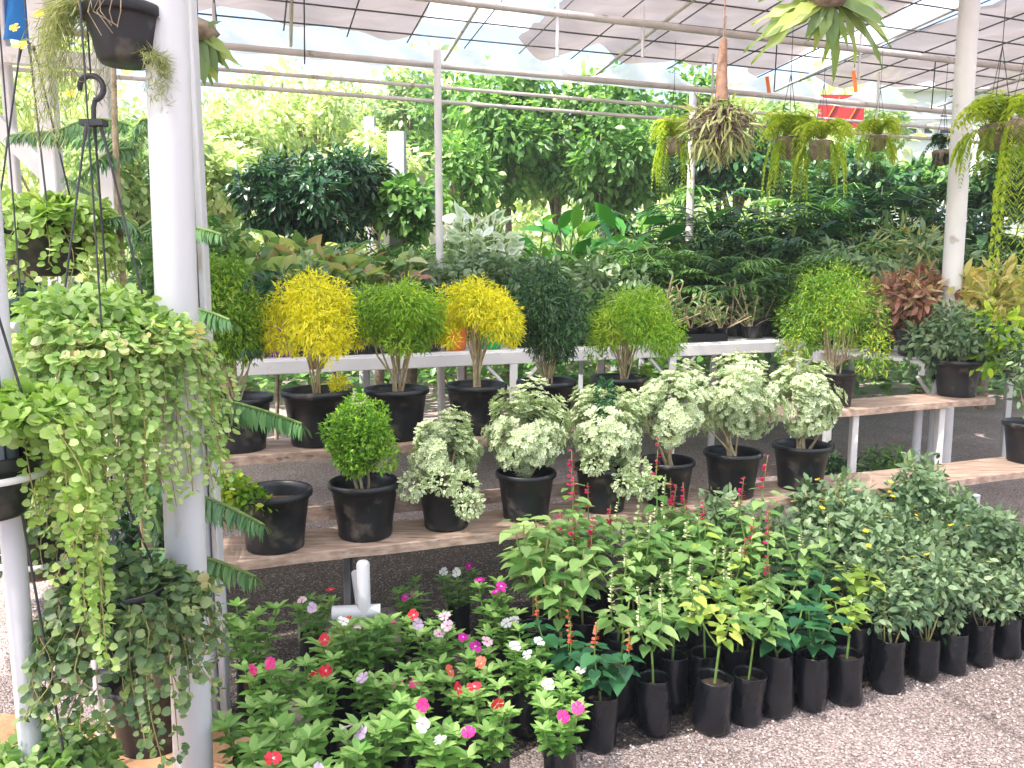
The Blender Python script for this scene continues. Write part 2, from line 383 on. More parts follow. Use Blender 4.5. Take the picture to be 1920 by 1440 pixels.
def _wavy():
    v = []; f = []; n = 14
    for i in range(n + 1):
        x = i / n; w = .15 * math.sin(math.pi * (.04 + .96 * x ** .8)) * (1 + .38 * math.sin(x * 21)) + .012; z = -.42 * x * x
        v += [(x, w, z + .02 * math.sin(x * 17)), (x, 0, z - .015), (x, -w, z + .02 * math.cos(x * 19))]
    for i in range(n):
        a = i * 3; f += [(a, a + 1, a + 4, a + 3), (a + 1, a + 2, a + 5, a + 4)]
    return T_(v, f, [.5] * len(v))
LT['lobed'] = _wavy()
def nrmz(a):
    return a / np.maximum(np.linalg.norm(a, axis=1, keepdims=True), 1e-9)
class Leaves:
    def __init__(s): s.c = []
    def add(s, t, pos, d, n, size, tone, wid=1.0, mi=0):
        pos = np.asarray(pos, float).reshape(-1, 3); k = len(pos)
        if k == 0: return
        d = nrmz(np.broadcast_to(np.asarray(d, float), (k, 3)).copy())
        n = np.broadcast_to(np.asarray(n, float), (k, 3)).copy()
        n = nrmz(n - d * (n * d).sum(1, keepdims=True))
        size = np.broadcast_to(np.asarray(size, float), (k,)); tone = np.broadcast_to(np.asarray(tone, float), (k,))
        wid = np.broadcast_to(np.asarray(wid, float), (k,))
        side = np.cross(n, d)
        tv = LT[t]['v']
        V = pos[:, None] + size[:, None, None] * (tv[None, :, 0:1] * d[:, None] + tv[None, :, 1:2] * wid[:, None, None] * side[:, None] + tv[None, :, 2:3] * n[:, None])
        s.c.append((t, V.reshape(-1, 3), k, np.repeat(tone, len(tv)), np.tile(LT[t]['e'], k), mi))
    def mesh(s, name, mats, smooth=True):
        if not isinstance(mats, (list, tuple)): mats = [mats]
        Vs = []; tones = []; edges = []; loops = []; tot = []; mis = []; b = 0
        for t, V, k, tone, ed, mi in s.c:
            nv = len(LT[t]['v']); F = LT[t]['f']
            lv = np.concatenate([np.array(f) for f in F]); ln = np.array([len(f) for f in F])
            off = b + np.arange(k) * nv
            loops.append((lv[None] + off[:, None]).ravel()); tot.append(np.tile(ln, k)); mis.append(np.full(k * len(F), mi))
            Vs.append(V); tones.append(tone); edges.append(ed); b += nv * k
        V = np.concatenate(Vs); loops = np.concatenate(loops); tot = np.concatenate(tot)
        me = bpy.data.meshes.new(name)
        me.vertices.add(len(V)); me.vertices.foreach_set('co', V.ravel())
        me.loops.add(len(loops)); me.loops.foreach_set('vertex_index', loops.astype(np.int32))
        me.polygons.add(len(tot))
        st = np.concatenate([[0], np.cumsum(tot)[:-1]]).astype(np.int32)
        me.polygons.foreach_set('loop_start', st); me.polygons.foreach_set('loop_total', tot.astype(np.int32))
        me.polygons.foreach_set('material_index', np.concatenate(mis).astype(np.int32))
        me.update(calc_edges=True)
        a = me.attributes.new('tone', 'FLOAT', 'POINT'); a.data.foreach_set('value', np.clip(np.concatenate(tones), 0, 1))
        a = me.attributes.new('edge', 'FLOAT', 'POINT'); a.data.foreach_set('value', np.concatenate(edges))
        for m in mats: me.materials.append(m)
        me.validate()
        return me
    def build(s, name, mats, parent=None): return link(name, s.mesh(name, mats), parent)

def unit(r, n):
    a = r.normal(size=(n, 3)); return nrmz(a)
def crown(L, r, blobs, n, t, size, up=.5, grav=0.0, fill=(.72, 1.05), tone=(.2, .85), wid=1.0, mi=0, jit=.5, low=-1.0):
    """leaves spread through the outer shell of a set of uneven clumps: blobs = [(centre, radii)]"""
    w = np.array([(b[1][0] * b[1][1] * b[1][2]) ** (2 / 3.) for b in blobs]); w /= w.sum()
    for (c, rad), ww in zip(blobs, w):
        k = max(3, int(n * ww))
        u = unit(r, k); u = u[u[:, 2] > low]; k = len(u)
        bump = 1 + .13 * np.sin(u[:, 0] * 6 + c[0] * 90) * np.sin(u[:, 1] * 7 + c[2] * 70)
        rr = (fill[0] + (fill[1] - fill[0]) * r.rand(k) ** .6) * bump
        pos = np.array(c) + u * rr[:, None] * np.array(rad)
        d = u + r.normal(size=(k, 3)) * jit + np.array([0, 0, -grav])
        nn = np.array([0, 0, up]) + u * .6 + r.normal(size=(k, 3)) * .35
        tb = r.normal() * .15
        to = tone[0] + (tone[1] - tone[0]) * r.rand(k) + tb
        L.add(t, pos, d, nn, size * (.65 + .6 * r.rand(k)), to, wid, mi)
def clumps(r, c, rad, k, sr=(.35, .55), zmin=-.8, flat=1.0):
    """k uneven clumps filling an ellipsoid"""
    out = []
    for i in range(k):
        u = unit(r, 1)[0]
        u[2] = max(u[2], zmin)
        f = .45 + .3 * r.rand()
        s = sr[0] + (sr[1] - sr[0]) * r.rand()
        out.append(((c[0] + u[0] * rad[0] * f, c[1] + u[1] * rad[1] * f, c[2] + u[2] * rad[2] * f), (rad[0] * s, rad[1] * s, rad[2] * s * flat)))
    return out
def bez(p0, p1, p2, n):
    t = np.linspace(0, 1, n)[:, None]
    return (1 - t) ** 2 * np.array(p0) + 2 * t * (1 - t) * np.array(p1) + t ** 2 * np.array(p2)
def frond(L, r, p0, p1, p2, n, llen, t='narrow', droop=.3, fwd=.5, taper=True, tone=(.2, .8), wid=1.0, mb=None, rad=.003, mi=0):
    pts = bez(p0, p1, p2, n + 2)
    tg = nrmz(np.gradient(pts, axis=0))
    up = np.array([0, 0, 1.0])
    sd = nrmz(np.cross(tg, up) + 1e-6)
    s = np.linspace(0, 1, n + 2)
    ln = llen * (np.sin(np.pi * (.12 + .86 * s)) ** .7 if taper else np.ones(n + 2))
    for sg in (-1, 1):
        i = np.arange(1, n + 2)
        d = sd[i] * sg + tg[i] * fwd - up * droop + r.normal(size=(len(i), 3)) * .1
        L.add(t, pts[i], d, np.broadcast_to(up, (len(i), 3)) + sd[i] * .2 * sg, ln[i] * (.85 + .3 * r.rand(len(i))), tone[0] + (tone[1] - tone[0]) * r.rand(len(i)), wid, mi)
    if mb is not None: mb.tube([tuple(p) for p in pts[::max(1, n // 5)]], rad, 4, False)

# ---------------------------------------------------------------- pots and bags
def pot_meshes(Rr, h, mat, lip=.016, soil=.045, n=40):
    b = MB(); b.smooth = True
    rb = Rr * .74
    prof = [(0.001, 0.006), (rb * .9, .006), (rb * .96, 0), (rb, .008), (rb * 1.01, .03), (rb + (Rr * .9 - rb) * .5, h * .5), (Rr * .9, h - lip * 1.9), (Rr * .925, h - lip * 1.85),
            (Rr * .99, h - lip * 1.6), (Rr, h - lip * .9), (Rr * .985, h - .003), (Rr * .955, h), (Rr * .915, h - .004), (Rr * .88, h - lip * 1.5), (Rr * .84, h - soil - .02)]
    b.lathe(prof, n)
    return b.mesh('pot', M[mat])
_soil = {}
def soil_mesh(rad, z, r, name='soil'):
    b = MB(); n = 18
    vs = [(0, 0, z + .008)]; fs = []
    for j, q in enumerate((.35, .7, 1.0)):
        for k in range(n):
            t = 2 * math.pi * k / n
            vs.append((rad * q * math.cos(t), rad * q * math.sin(t), z + r.normal() * .003))
    for k in range(n): fs.append((0, 1 + k, 1 + (k + 1) % n))
    for j in range(2):
        for k in range(n): fs.append((1 + j * n + k, 1 + (j + 1) * n + k, 1 + (j + 1) * n + (k + 1) % n, 1 + j * n + (k + 1) % n))
    b.add(vs, fs, True)
    return b.mesh(name, M['soil'])
def bag_mesh(r, Rr=.057, h=.2):
    b = MB(); ph = r.rand(6) * 6.28
    def wob(t, z, j):
        k = z / h
        return .05 * math.sin(2 * t + ph[0]) * k + .05 * math.sin(3 * t + ph[1] + z * 25) + .03 * math.sin(9 * t + ph[2] + z * 60 * math.sin(t + ph[3])) + .02 * math.sin(5 * t - z * 90 + ph[4]) + (r.rand() - .5) * .018
    prof = [(0.001, .004), (Rr * .8, .003), (Rr * .97, .012), (Rr * 1.06, .03)]
    for i in range(1, 9): prof.append((Rr * (1.06 - .05 * (i / 8)), .03 + (h - .03) * i / 8))
    prof += [(Rr * 1.0, h + .004), (Rr * .94, h - .006), (Rr * .9, h - .04)]
    b.lathe(prof, 30, wob=wob)
    return b.mesh('grow_bag', M['bag'])
PR = rng(5)
POT = pot_meshes(.15, .235, 'black'); POT_SOIL = soil_mesh(.128, .175, PR)
POT_S = pot_meshes(.1, .15, 'black', lip=.012); POT_S_SOIL = soil_mesh(.086, .12, PR)
BAGS = [bag_mesh(PR, .054 + .006 * PR.rand(), .19 + .03 * PR.rand()) for i in range(6)]
BAG_SOIL = soil_mesh(.05, .165, PR)
def add_pot(par, big=True, mesh=None, fl=True):
    p = link('pot', mesh or (POT if big else POT_S), par)
    link('soil', POT_SOIL if big else POT_S_SOIL, par)
    return p

# ---------------------------------------------------------------- ground
def gravelmat(name, cols, sc=135):
    m, nt, N, L = newmat(name)
    tc = N.new('ShaderNodeTexCoord')
    v = N.new('ShaderNodeTexVoronoi'); v.inputs['Scale'].default_value = sc; v.inputs['Randomness'].default_value = 1
    L.new(tc.outputs['Object'], v.inputs['Vector'])
    sx = N.new('ShaderNodeSeparateColor'); L.new(v.outputs['Color'], sx.inputs[0])
    col = ramp(N, L, sx.outputs[0], cols)
    n1 = N.new('ShaderNodeTexNoise'); n1.inputs['Scale'].default_value = 1.3; n1.inputs['Detail'].default_value = 6
    L.new(tc.outputs['Object'], n1.inputs['Vector'])
    dm = ramp(N, L, n1.outputs['Fac'], [(.3, (.72, .7, .68)), (.7, (1.1, 1.08, 1.08))])
    col = mixc(N, L, col, dm, 1.0, 'MULTIPLY')
    gap = ramp(N, L, v.outputs['Distance'], [(.45, (1, 1, 1)), (.85, (.42, .38, .37))])
    col = mixc(N, L, col, gap, 1.0, 'MULTIPLY')
    pb = N.new('ShaderNodeBsdfPrincipled'); L.new(col, pb.inputs['Base Color']); pb.inputs['Roughness'].default_value = .85
    bp = N.new('ShaderNodeBump'); bp.inputs['Strength'].default_value = 1; bp.inputs['Distance'].default_value = .008; bp.invert = True
    L.new(v.outputs['Distance'], bp.inputs['Height']); L.new(bp.outputs[0], pb.inputs['Normal'])
    out = N.new('ShaderNodeOutputMaterial'); L.new(pb.outputs[0], out.inputs[0])
    return m
GC = [(0, (.25, .2, .19)), (.35, (.4, .33, .315)), (.7, (.5, .415, .4)), (1, (.66, .58, .57))]
M['gravel'] = gravelmat('gravel', GC)
M['shadegravel'] = gravelmat('gravel_painted_shade', [(0, (.02, .016, .014)), (.5, (.06, .048, .042)), (.85, (.11, .09, .08)), (1, (.26, .23, .22))], 110)  # darker copy of the gravel, with the shade put into its colour
M['clay'] = surf('orange_clay', (.42, .22, .11), (.62, .38, .22), 5, .95, .6, 40, spots=((.12, .08, .05), 11, .6))
b = MB(); b.add([(-120, -40, 0), (120, -40, 0), (120, 160, 0), (-120, 160, 0)], [(0, 1, 2, 3)])
tag(b.build('ground', M['gravel']), kind='structure')
def patch(name, pts, z, mat, kind='structure'):
    b = MB(); b.add([(p[0], p[1], z) for p in pts], [tuple(range(len(pts)))])
    return tag(b.build(name, M[mat]), kind=kind)
def wavy(pts, r, n=7, a=.04):
    out = []
    for i in range(len(pts)):
        p = np.array(pts[i], float); q = np.array(pts[(i + 1) % len(pts)], float)
        for k in range(n):
            out.append(tuple(p + (q - p) * k / n + r.normal(size=2) * a))
    return out
# shelf direction in plan
DL = Vector((.93, .367, 0)).normalized(); DB = Vector((-DL.y, DL.x, 0))
ANG = math.atan2(DL.y, DL.x)
r0 = rng(11)
A0 = Vector((-1.07, 2.71, 0))
def rel(u, v, z=0): return A0 + DL * u + DB * v + Vector((0, 0, z))
patch('shade_sheet', wavy([rel(-.3, -.85)[:2], rel(.9, -.72)[:2], rel(1.25, -.8)[:2], rel(3.9, -.8)[:2], rel(3.9, -.12)[:2], rel(2.6, .1)[:2], rel(2.0, 1.3)[:2], rel(-.4, 1.35)[:2]], r0), .004, 'shadegravel')  # dark sheet painting the shade under the bench and between the bags
patch('clay_path', wavy([(-2.6, 1.2), (-.72, 1.2), (-.74, 2.45), (-2.6, 2.7)], r0, a=.02), .008, 'clay')
# loose stones lying on the nearer gravel
def stones():
    r = rng(3); L = []
    base = np.array([(1, 0, 0), (0, 1, 0), (-1, 0, 0), (0, -1, 0), (0, 0, .75), (0, 0, -.75)], float)
    F = np.array([(0, 1, 4), (1, 2, 4), (2, 3, 4), (3, 0, 4), (1, 0, 5), (2, 1, 5), (3, 2, 5), (0, 3, 5)])
    n = 34000
    x = -.1 + r.rand(n) * 2.9; y = 1.9 + r.rand(n) ** 1.2 * 2.6
    v_ = (x - A0.x) * DB.x + (y - A0.y) * DB.y; keep = (v_ < -.8) | (r.rand(n) < .05); x = x[keep]; y = y[keep]; n = len(x)
    s = .0028 + .0045 * r.rand(n) ** 2
    V = base[None] * (1 + .35 * r.normal(size=(n, 6, 1))) * s[:, None, None] * (.7 + .6 * r.rand(n, 1, 3))
    a = r.rand(n) * 6.28; c_, s_ = np.cos(a), np.sin(a)
    X = V[:, :, 0] * c_[:, None] - V[:, :, 1] * s_[:, None]; Y = V[:, :, 0] * s_[:, None] + V[:, :, 1] * c_[:, None]
    V = np.stack([X + x[:, None], Y + y[:, None], V[:, :, 2] + s[:, None] * .35 ], 2).reshape(-1, 3)
    FF = (F[None] + (np.arange(n) * 6)[:, None, None]).reshape(-1)
    me = bpy.data.meshes.new('loose_stones')
    me.vertices.add(len(V)); me.vertices.foreach_set('co', V.ravel())
    me.loops.add(len(FF)); me.loops.foreach_set('vertex_index', FF.astype(np.int32))
    me.polygons.add(n * 8); me.polygons.foreach_set('loop_start', np.arange(0, n * 24, 3, dtype=np.int32)); me.polygons.foreach_set('loop_total', np.full(n * 8, 3, np.int32))
    me.update(calc_edges=True)
    at = me.attributes.new('tone', 'FLOAT', 'POINT'); at.data.foreach_set('value', np.repeat(r.rand(n), 6))
    m, nt, N, Lk = newmat('stone')
    a1 = N.new('ShaderNodeAttribute'); a1.attribute_name = 'tone'
    col = ramp(N, Lk, a1.outputs['Fac'], [(0, (.2, .155, .145)), (.4, (.41, .335, .32)), (.8, (.54, .455, .44)), (1, (.7, .64, .62))])
    pb = N.new('ShaderNodeBsdfPrincipled'); Lk.new(col, pb.inputs['Base Color']); pb.inputs['Roughness'].default_value = .8
    o = N.new('ShaderNodeOutputMaterial'); Lk.new(pb.outputs[0], o.inputs[0])
    me.materials.append(m)
    return link('gravel', me)
tag(stones(), kind='stuff')

# ---------------------------------------------------------------- posts and shade roof
def pipe(name, p, q, rad, mat, label, cat, group=None, n=24, cap=True):
    b = MB(); p = Vector(p); q = Vector(q)
    k = 8; pts = [p + (q - p) * i / k for i in range(k + 1)]
    b.tube([x - p for x in pts], rad, n)
    return tag(b.build(name, M[mat], loc=p), label, cat, group)
q1 = P(350, 1080, 2.08)
def vert(px, py, t, z0, z1, lean=(0, 0)):
    q = P(px, py, t); h = z1 - z0
    return Vector((q.x - lean[0] * (q.z - z0), q.y - lean[1] * (q.z - z0), z0)), Vector((q.x + lean[0] * (z1 - q.z), q.y + lean[1] * (z1 - q.z), z1))
a, c = vert(350, 1080, 2.08, 0, 3.45, (.018, 0))
pipe('roof_post', a, c, .05, 'post', 'thick glossy white round post in the left foreground behind the hanging baskets', 'post', n=36)
a, c = vert(1801, 270, 5.05, 0, 3.4, (-.008, 0))
pipe('roof_post', a, c, .06, 'white', 'white round post rising among the crotons at the right', 'post')
a, c = vert(822, 300, 5.75, 0, 3.1, (.0, 0))
pipe('roof_post', a, c, .027, 'white', 'slim pale post standing behind the golden bonsai in the middle', 'post')
a, c = vert(1298, 240, 7.5, 0, 3.25)
pipe('roof_post', a, c, .035, 'roofmetal', 'faint slim post behind the hanging bundle of dry roots', 'post')
# square double post right behind the big one
t = empty('steel_column', vert(368, 700, 2.55, 0, 1)[0], 'grey blue square steel column standing just behind the thick white post', 'column')
b = MB(); b.beam((0, 0, 0), (0, 0, 3.45), .034, .05, bev=.004); b.build('square_tube', M['greypaint'], t)
b = MB(); b.beam((.033, .02, 0), (.033, .02, 3.45), .022, .05, bev=.004); b.build('square_tube', M['post'], t)
b = MB(); b.tube([(.0 + .006 * math.sin(z * 5), -.032, z) for z in np.linspace(1.2, 3.4, 12)], .0035, 5); b.build('cable', M['hose'], t)

def Pp(px, py, z):  # point at a given height along that line of sight
    return G(px, py, z)
roof = empty('shade_roof', (0, 3, 3.2), 'wrinkled mauve grey shade net roof on pale steel pipes over the plants', 'roof')
ROOF_INV = Matrix.Translation(-Vector((0, 3, 3.2)))
def rbuild(b, name, mat):
    o = b.build(name, mat, roof); o.data.transform(ROOF_INV); return o
DR = Vector((.942, .335, 0)).normalized(); DRB = Vector((-DR.y, DR.x, 0))
E0 = P(820, 118, 5.75); E0.z = 3.02
def rf(u, v, z): return Vector((E0.x, E0.y, 0)) + DR * u + DRB * v + Vector((0, 0, z))
def rpipe(name, u0, u1, v, z, rad, mat='roofmetal'):
    b = MB(); b.tube([rf(u0 + (u1 - u0) * i / 6, v, z) for i in range(7)], rad, 10); return rbuild(b, name, M[mat])
for v, z, rad in ((0, 3.02, .022), (0, 2.87, .013), (0, 2.77, .014), (-.75, 3.22, .024), (-1.9, 3.3, .02), (-4.2, 3.37, .024)):
    rpipe('purlin', -4.5, 9, v, z, rad)
def netz(v): return 3.3 + .04 * (.35 - v)
# rafters running front to back, short hangers
for u in (-3.3, -1.2, .0, 1.35, 3.2, 5.2, 7.4):
    b = MB(); b.tube([rf(u + .12 * (k - 2), -6.5 + 1.8 * k, netz(-6.5 + 1.8 * k) - .035) for k in range(5)], .014, 8); rbuild(b, 'rafter', M['roofmetal'])
for u, v, z0 in ((.62, -.75, 2.95), (1.25, -.75, 3.0), (2.3, 0, 2.75), (3.1, -.75, 3.0), (4.0, 0, 2.8), (-1.5, 0, 2.76), (1.9, -.75, 3.05), (5.0, -.75, 3.05), (6.0, 0, 2.8)):
    b = MB(); b.tube([rf(u, v, z0), rf(u, v, netz(v) - .01)], .011, 8); rbuild(b, 'hanger', M['white'])
for u, v in ((-.95, -.2), (2.45, -.6), (4.1, -.5)):
    b = MB(); b.tube([rf(u, v, 2.9), rf(u + .01, v, netz(v) - .01)], .005, 5); rbuild(b, 'wire', M['wire'])
# thin tie wires over the net
b = MB()
for k in range(8):
    v_ = -2.6 + k * .4; b.tube([rf(-4.5 + 1.9 * i, v_ + .02 * math.sin(i * 3), netz(v_) - .03 - .015 * math.sin(i + k)) for i in range(8)], .006, 4)
o = rbuild(b, 'tie_wire', M['darkmetal'])
for k in range(30):
    b = MB(); u_ = -4.3 + k * .45; b.tube([rf(u_ + .03 * i, -3.4 + .95 * i, netz(-3.4 + 1.0 * i) - .02) for i in range(5)], .006, 4); rbuild(b, 'batten', M['darkmetal'])
for i, (u, v) in enumerate(((-2.2, -.55), (3.45, -.3), (2.9, .1))):
    b = MB(); p = rf(u, v, 3.2); b.beam(p, p + Vector((.03, 0, -.17)), .03, .004); rbuild(b, 'ribbon', M['orange'])
# net in wrinkled panels, skylight strips between them
def netpanel(u0, u1, v0, v1, z, mat, name, sag=.035, nu=60, nv=26, seed=0, scallop=0.0):
    r = rng(seed); b = MB(); vs = []
    ph = r.rand(8) * 6.28
    for j in range(nv + 1):
        for i in range(nu + 1):
            fu, fv = i / nu, j / nv
            u = u0 + (u1 - u0) * fu; v = v0 + (v1 - v0) * fv
            w = sag * math.sin(fu * math.pi * 5 + ph[0]) * (.4 + .6 * fv) + .018 * math.sin(u * 9 + v * 5 + ph[1]) + .012 * math.sin(u * 17 - v * 11 + ph[2]) + .01 * math.sin(v * 27 + u * 6 + ph[3])
            w += .25 * math.sin(v * 1.1 + ph[4]) * sag
            vs.append(rf(u, v + (scallop * abs(math.sin(u * 4.4)) ** .7 if j == nv else 0), netz(v) + z + w))
    fs = []
    for j in range(nv):
        for i in range(nu):
            a = j * (nu + 1) + i; fs.append((a, a + 1, a + nu + 2, a + nu + 1))
    b.add(vs, fs, True)
    return rbuild(b, name, M[mat])
us = [-4.6, -.25, .55, 3.0, 3.5, 9.0]
netpanel(-4.6, -.1, -3.2, .3, 0.04, 'net', 'net_panel', seed=1, scallop=.25)
netpanel(.75, 3.1, -3.2, .3, 0.045, 'net', 'net_panel', seed=2, scallop=.25)
netpanel(3.58, 9.5, -3.2, .3, 0.05, 'net', 'net_panel', seed=3, scallop=.25)
netpanel(-5, 9.5, -8.5, -3.22, 0.05, 'net_unseen', 'unseen_net_panel', seed=6)  # out of view, added overhead to soften the sun on the foreground
netpanel(-.08, .73, -3.2, .2, 0.08, 'skylight', 'skylight_sheet', sag=.015, seed=4)
netpanel(3.12, 3.6, -3.2, .2, 0.085, 'skylight', 'skylight_sheet', sag=.015, seed=5)
# white film valance with a scalloped upper edge
def valance():
    r = rng(8); b = MB(); vs = []; n = 260; nz = 4
    for i in range(n + 1):
        u = -4.4 + 13.4 * i / n
        pk = abs(math.cos(u * 2.7 + .6 * math.sin(u))) ** 2.2
        top = .06 + (.2 + .06 * math.sin(u * 1.7)) * pk if u > .6 else .16 + .08 * math.sin(u * 2.3) * math.sin(u * .9) 
        for k in range(nz + 1):
            vs.append(rf(u, .85 + .02 * math.sin(u * 13 + k), 3.2 + top * k / nz))
    fs = []
    for i in range(n):
        for k in range(nz):
            a = i * (nz + 1) + k; fs.append((a, a + nz + 1, a + nz + 2, a + 1))
    b.add(vs, fs, True)
    rbuild(b, 'white_valance', M['valance'])
valance()
# ---------------------------------------------------------------- kits: a thing as a list of (part name, mesh, location, rotation, scale, sub-parts)
def make(name, kit, loc, label, cat, group=None, rz=0.0, sc=1.0, tilt=(0, 0)):
    t = empty(name, loc, label, cat, group)
    t.rotation_euler = (tilt[0], tilt[1], rz)
    t.scale = (sc, sc, sc) if not hasattr(sc, '__len__') else sc
    for k in kit:
        o = link(k[0], k[1], t)
        if len(k) > 2 and k[2] is not None: o.location = k[2]
        if len(k) > 3 and k[3] is not None: o.rotation_euler = k[3]
        if len(k) > 4 and k[4] is not None: o.scale = (k[4],) * 3
        if len(k) > 5:
            for s in k[5]: link(s[0], s[1], o)
    return t
POTKIT = [('pot', POT), ('soil', POT_SOIL)]
POTKIT_S = [('pot', POT_S), ('soil', POT_S_SOIL)]

# ---------------------------------------------------------------- stepped bench in front, white table behind
def plank(name, p, q, w, th, label, cat='plank', joints=2):
    p = Vector(p); q = Vector(q); t = empty(name, p, label, cat)
    d = (q - p); L = d.length; d.normalize(); n = Vector((-d.y, d.x, 0)); r = rng(int(L * 100))
    b = MB(); k = 40
    pr = [(0, 0), (0, -th), (w, -th), (w, 0)]
    vs = []
    for i in range(k + 1):
        c = d * (L * i / k)
        e = .004 * math.sin(i * 1.3) + r.normal() * .0015
        for (a, z) in [(.004 + e, 0), (e, -.004), (e, -th + .003), (w, -th), (w, -.003), (w - .004, 0)]:
            vs.append(c + n * a + Vector((0, 0, z + .002 * math.sin(i * .5))))
    fs = []
    for i in range(k):
        for j in range(6): fs.append((i * 6 + j, i * 6 + (j + 1) % 6, (i + 1) * 6 + (j + 1) % 6, (i + 1) * 6 + j))
    fs += [tuple(range(6))[::-1], tuple(range(k * 6, k * 6 + 6))]
    b.add(vs, fs)
    m = b.build('board', M['wood'], t)
    return t, d, n, L
S = empty('stepped_bench', (-1.07, 2.71, 0), 'stepped two-level plant bench of weathered wooden planks carrying the black pots', 'bench')
def sb(b, name, mat, par=S):
    o = b.build(name, mat, par); o.data.transform(Matrix.Translation(-S.location)); return o
def sboard(p, q, w, th, seed):
    p = Vector(p); q = Vector(q); d = (q - p); L = d.length; d.normalize(); n = Vector((-d.y, d.x, 0)); r = rng(seed)
    b = MB(); k = 46; vs = []
    for i in range(k + 1):
        c = p + d * (L * i / k); e = .003 * math.sin(i * 1.3 + seed) + r.normal() * .0015
        for (a, z) in [(.004 + e, 0), (e, -.004), (e, -th + .003), (w, -th), (w, -.003), (w - .004, 0)]:
            vs.append(c + n * a + Vector((0, 0, z + .002 * math.sin(i * .5))))
    fs = []
    for i in range(k):
        for j in range(6): fs.append((i * 6 + j, i * 6 + (j + 1) % 6, (i + 1) * 6 + (j + 1) % 6, (i + 1) * 6 + j))
    fs += [tuple(range(6))[::-1], tuple(range(k * 6, k * 6 + 6))]
    b.add(vs, fs); return sb(b, 'plank', M['wood'])
LA, LB = Vector((-1.16, 2.68, .5)), Vector((3.2, 4.28, .5))
UA, UB = Vector((-1.3, 3.02, .8)), Vector((2.86, 4.68, .8))
sboard(LA, LB, .29, .04, 1)
sboard(UA, UB, .29, .04, 2)
ld = (LB - LA).normalized(); ln_ = Vector((-ld.y, ld.x, 0))
ud = (UB - UA).normalized(); un_ = Vector((-ud.y, ud.x, 0))
# under-board rail of the lower step, uprights and feet
b = MB(); p = LA + ln_ * .3 + Vector((0, 0, .06)); b.beam(p + ld * .1, p + ld * 1.9, .02, .06); sb(b, 'back_rail', M['wood'])
for s_, mat in ((.1, 'greypaint'), (.66, 'darkmetal'), (2.05, 'greypaint'), (3.05, 'white'), (3.45, 'white'), (4.1, 'white')):
    p = UA + ud * s_ + un_ * .05
    b = MB(); b.beam((p.x, p.y, 0), (p.x, p.y, .758), .035, .05, bev=.004); sb(b, 'upright', M[mat])
for s_ in (.12, 2.3, 3.6):
    p = LA + ld * s_ + ln_ * .14
    b = MB(); b.beam((p.x, p.y, 0.17), (p.x, p.y, .458), .05, .05, bev=.004); sb(b, 'leg', M['greypaint'])
for px, py in ((1718, 1600), (1748, 1600)):
    q = P(px, 840, 4.75); b = MB(); b.tube([(q.x, q.y, 0), (q.x, q.y, .758)], .024, 12); sb(b, 'pipe_leg', M['post'])
q = P(1828, 915, 3.9); b = MB(); b.tube([(q.x, q.y, 0), (q.x, q.y, .455)], .026, 12); sb(b, 'pipe_leg', M['post'])
# hollow concrete blocks under the bench
def block(q, rz, label):
    t = empty('concrete_block', q, label, 'block', rz=rz)
    b = MB(); w, d, h, e = .38, .14, .16, .03
    for c, s_ in (((0, -d/2+e/2, h/2), (w, e, h)), ((0, d/2-e/2, h/2), (w, e, h))): b.box(c, s_)
    for x in (-w/2+e/2, 0, w/2-e/2): b.box((x, 0, h/2), (e, d-2*e, h))
    b.build('block_body', M['concrete'], t)
q = LA + ld * .6 + ln_ * .13; q.z = .004; block(q, ANG, 'hollow concrete block under the left end of the lower plank')
q = LA + ld * .6 + ln_ * .13; q.z = .168; 
q2 = LA + ld * 1.9 + ln_ * .14; q2.z = .004; block(q2, ANG + .1, 'concrete block on the ground under the middle of the lower plank')
# white T-shaped pipe stand in front of the bench
q = P(683, 1148, 2.8); zt_ = P(683, 1046, 2.8).z
t = empty('pipe_stand', (q.x, q.y, 0), 'short white upright pipe with T-shaped foot in front of the lower plank', 'pipe stand')
b = MB(); b.tube([(0, 0, 0), (0, 0, .2), (0, 0, zt_ - .012), (0, 0, zt_ - .003), (0, 0, zt_)], [.023, .023, .023, .017, .006], 18); b.build('upright', M['post'], t)
b = MB(); b.tube([(-.11, -.01, q.z), (.055, .01, q.z)], .026, 14); b.build('crossbar', M['post'], t)
b = MB(); b.tube([(-.015, .02, q.z + .02), (-.05, .12, q.z + .1)], .018, 12); b.build('brace', M['greypaint'], t)

TA = Vector((-1.85, 4.2, 1.05)); TDv = Vector((.922, .39, 0)).normalized(); TB = Vector((-TDv.y, TDv.x, 0))
def table(name, O, L, W, label, legs, depth_boards=7, mat='white'):
    t = empty(name, (O.x, O.y, 0), label, 'table')
    o3 = Vector((O.x, O.y, 0)); z = O.z
    def bb(nm, p, q, w, h, m=mat):
        b = MB(); b.beam(p, q, w, h, bev=.004); b.build(nm, M[m], t)
    bb('front_rail', Vector((0, 0, z - .04)), TDv * L + Vector((0, 0, z - .04)), .045, .075)
    bb('back_rail', TB * W + Vector((0, 0, z - .04)), TDv * L + TB * W + Vector((0, 0, z - .04)), .045, .07)
    for i in range(depth_boards):
        v = .06 + (W - .12) * i / (depth_boards - 1)
        bb('slat', TB * v + TDv * .02 + Vector((0, 0, z - .0)), TB * v + TDv * (L - .02) + Vector((0, 0, z - .0)), .09, .018)
    for u in legs:
        for v in (.0, W):
            p = TDv * u + TB * v
            bb('leg', p, p + Vector((0, 0, z - .079)), .05, .05)
            if v == 0:
                for s_ in (-1, 1):
                    bb('corner_brace', p + TDv * s_ * .03 + Vector((0, 0, z - .24)), p + TDv * s_ * .18 + Vector((0, 0, z - .085)), .02, .02)
    return t
table('plant_table', TA, 4.35, 1.0, 'long white steel plant table behind the golden bonsai', (.03, 2.02, 3.2, 4.3))
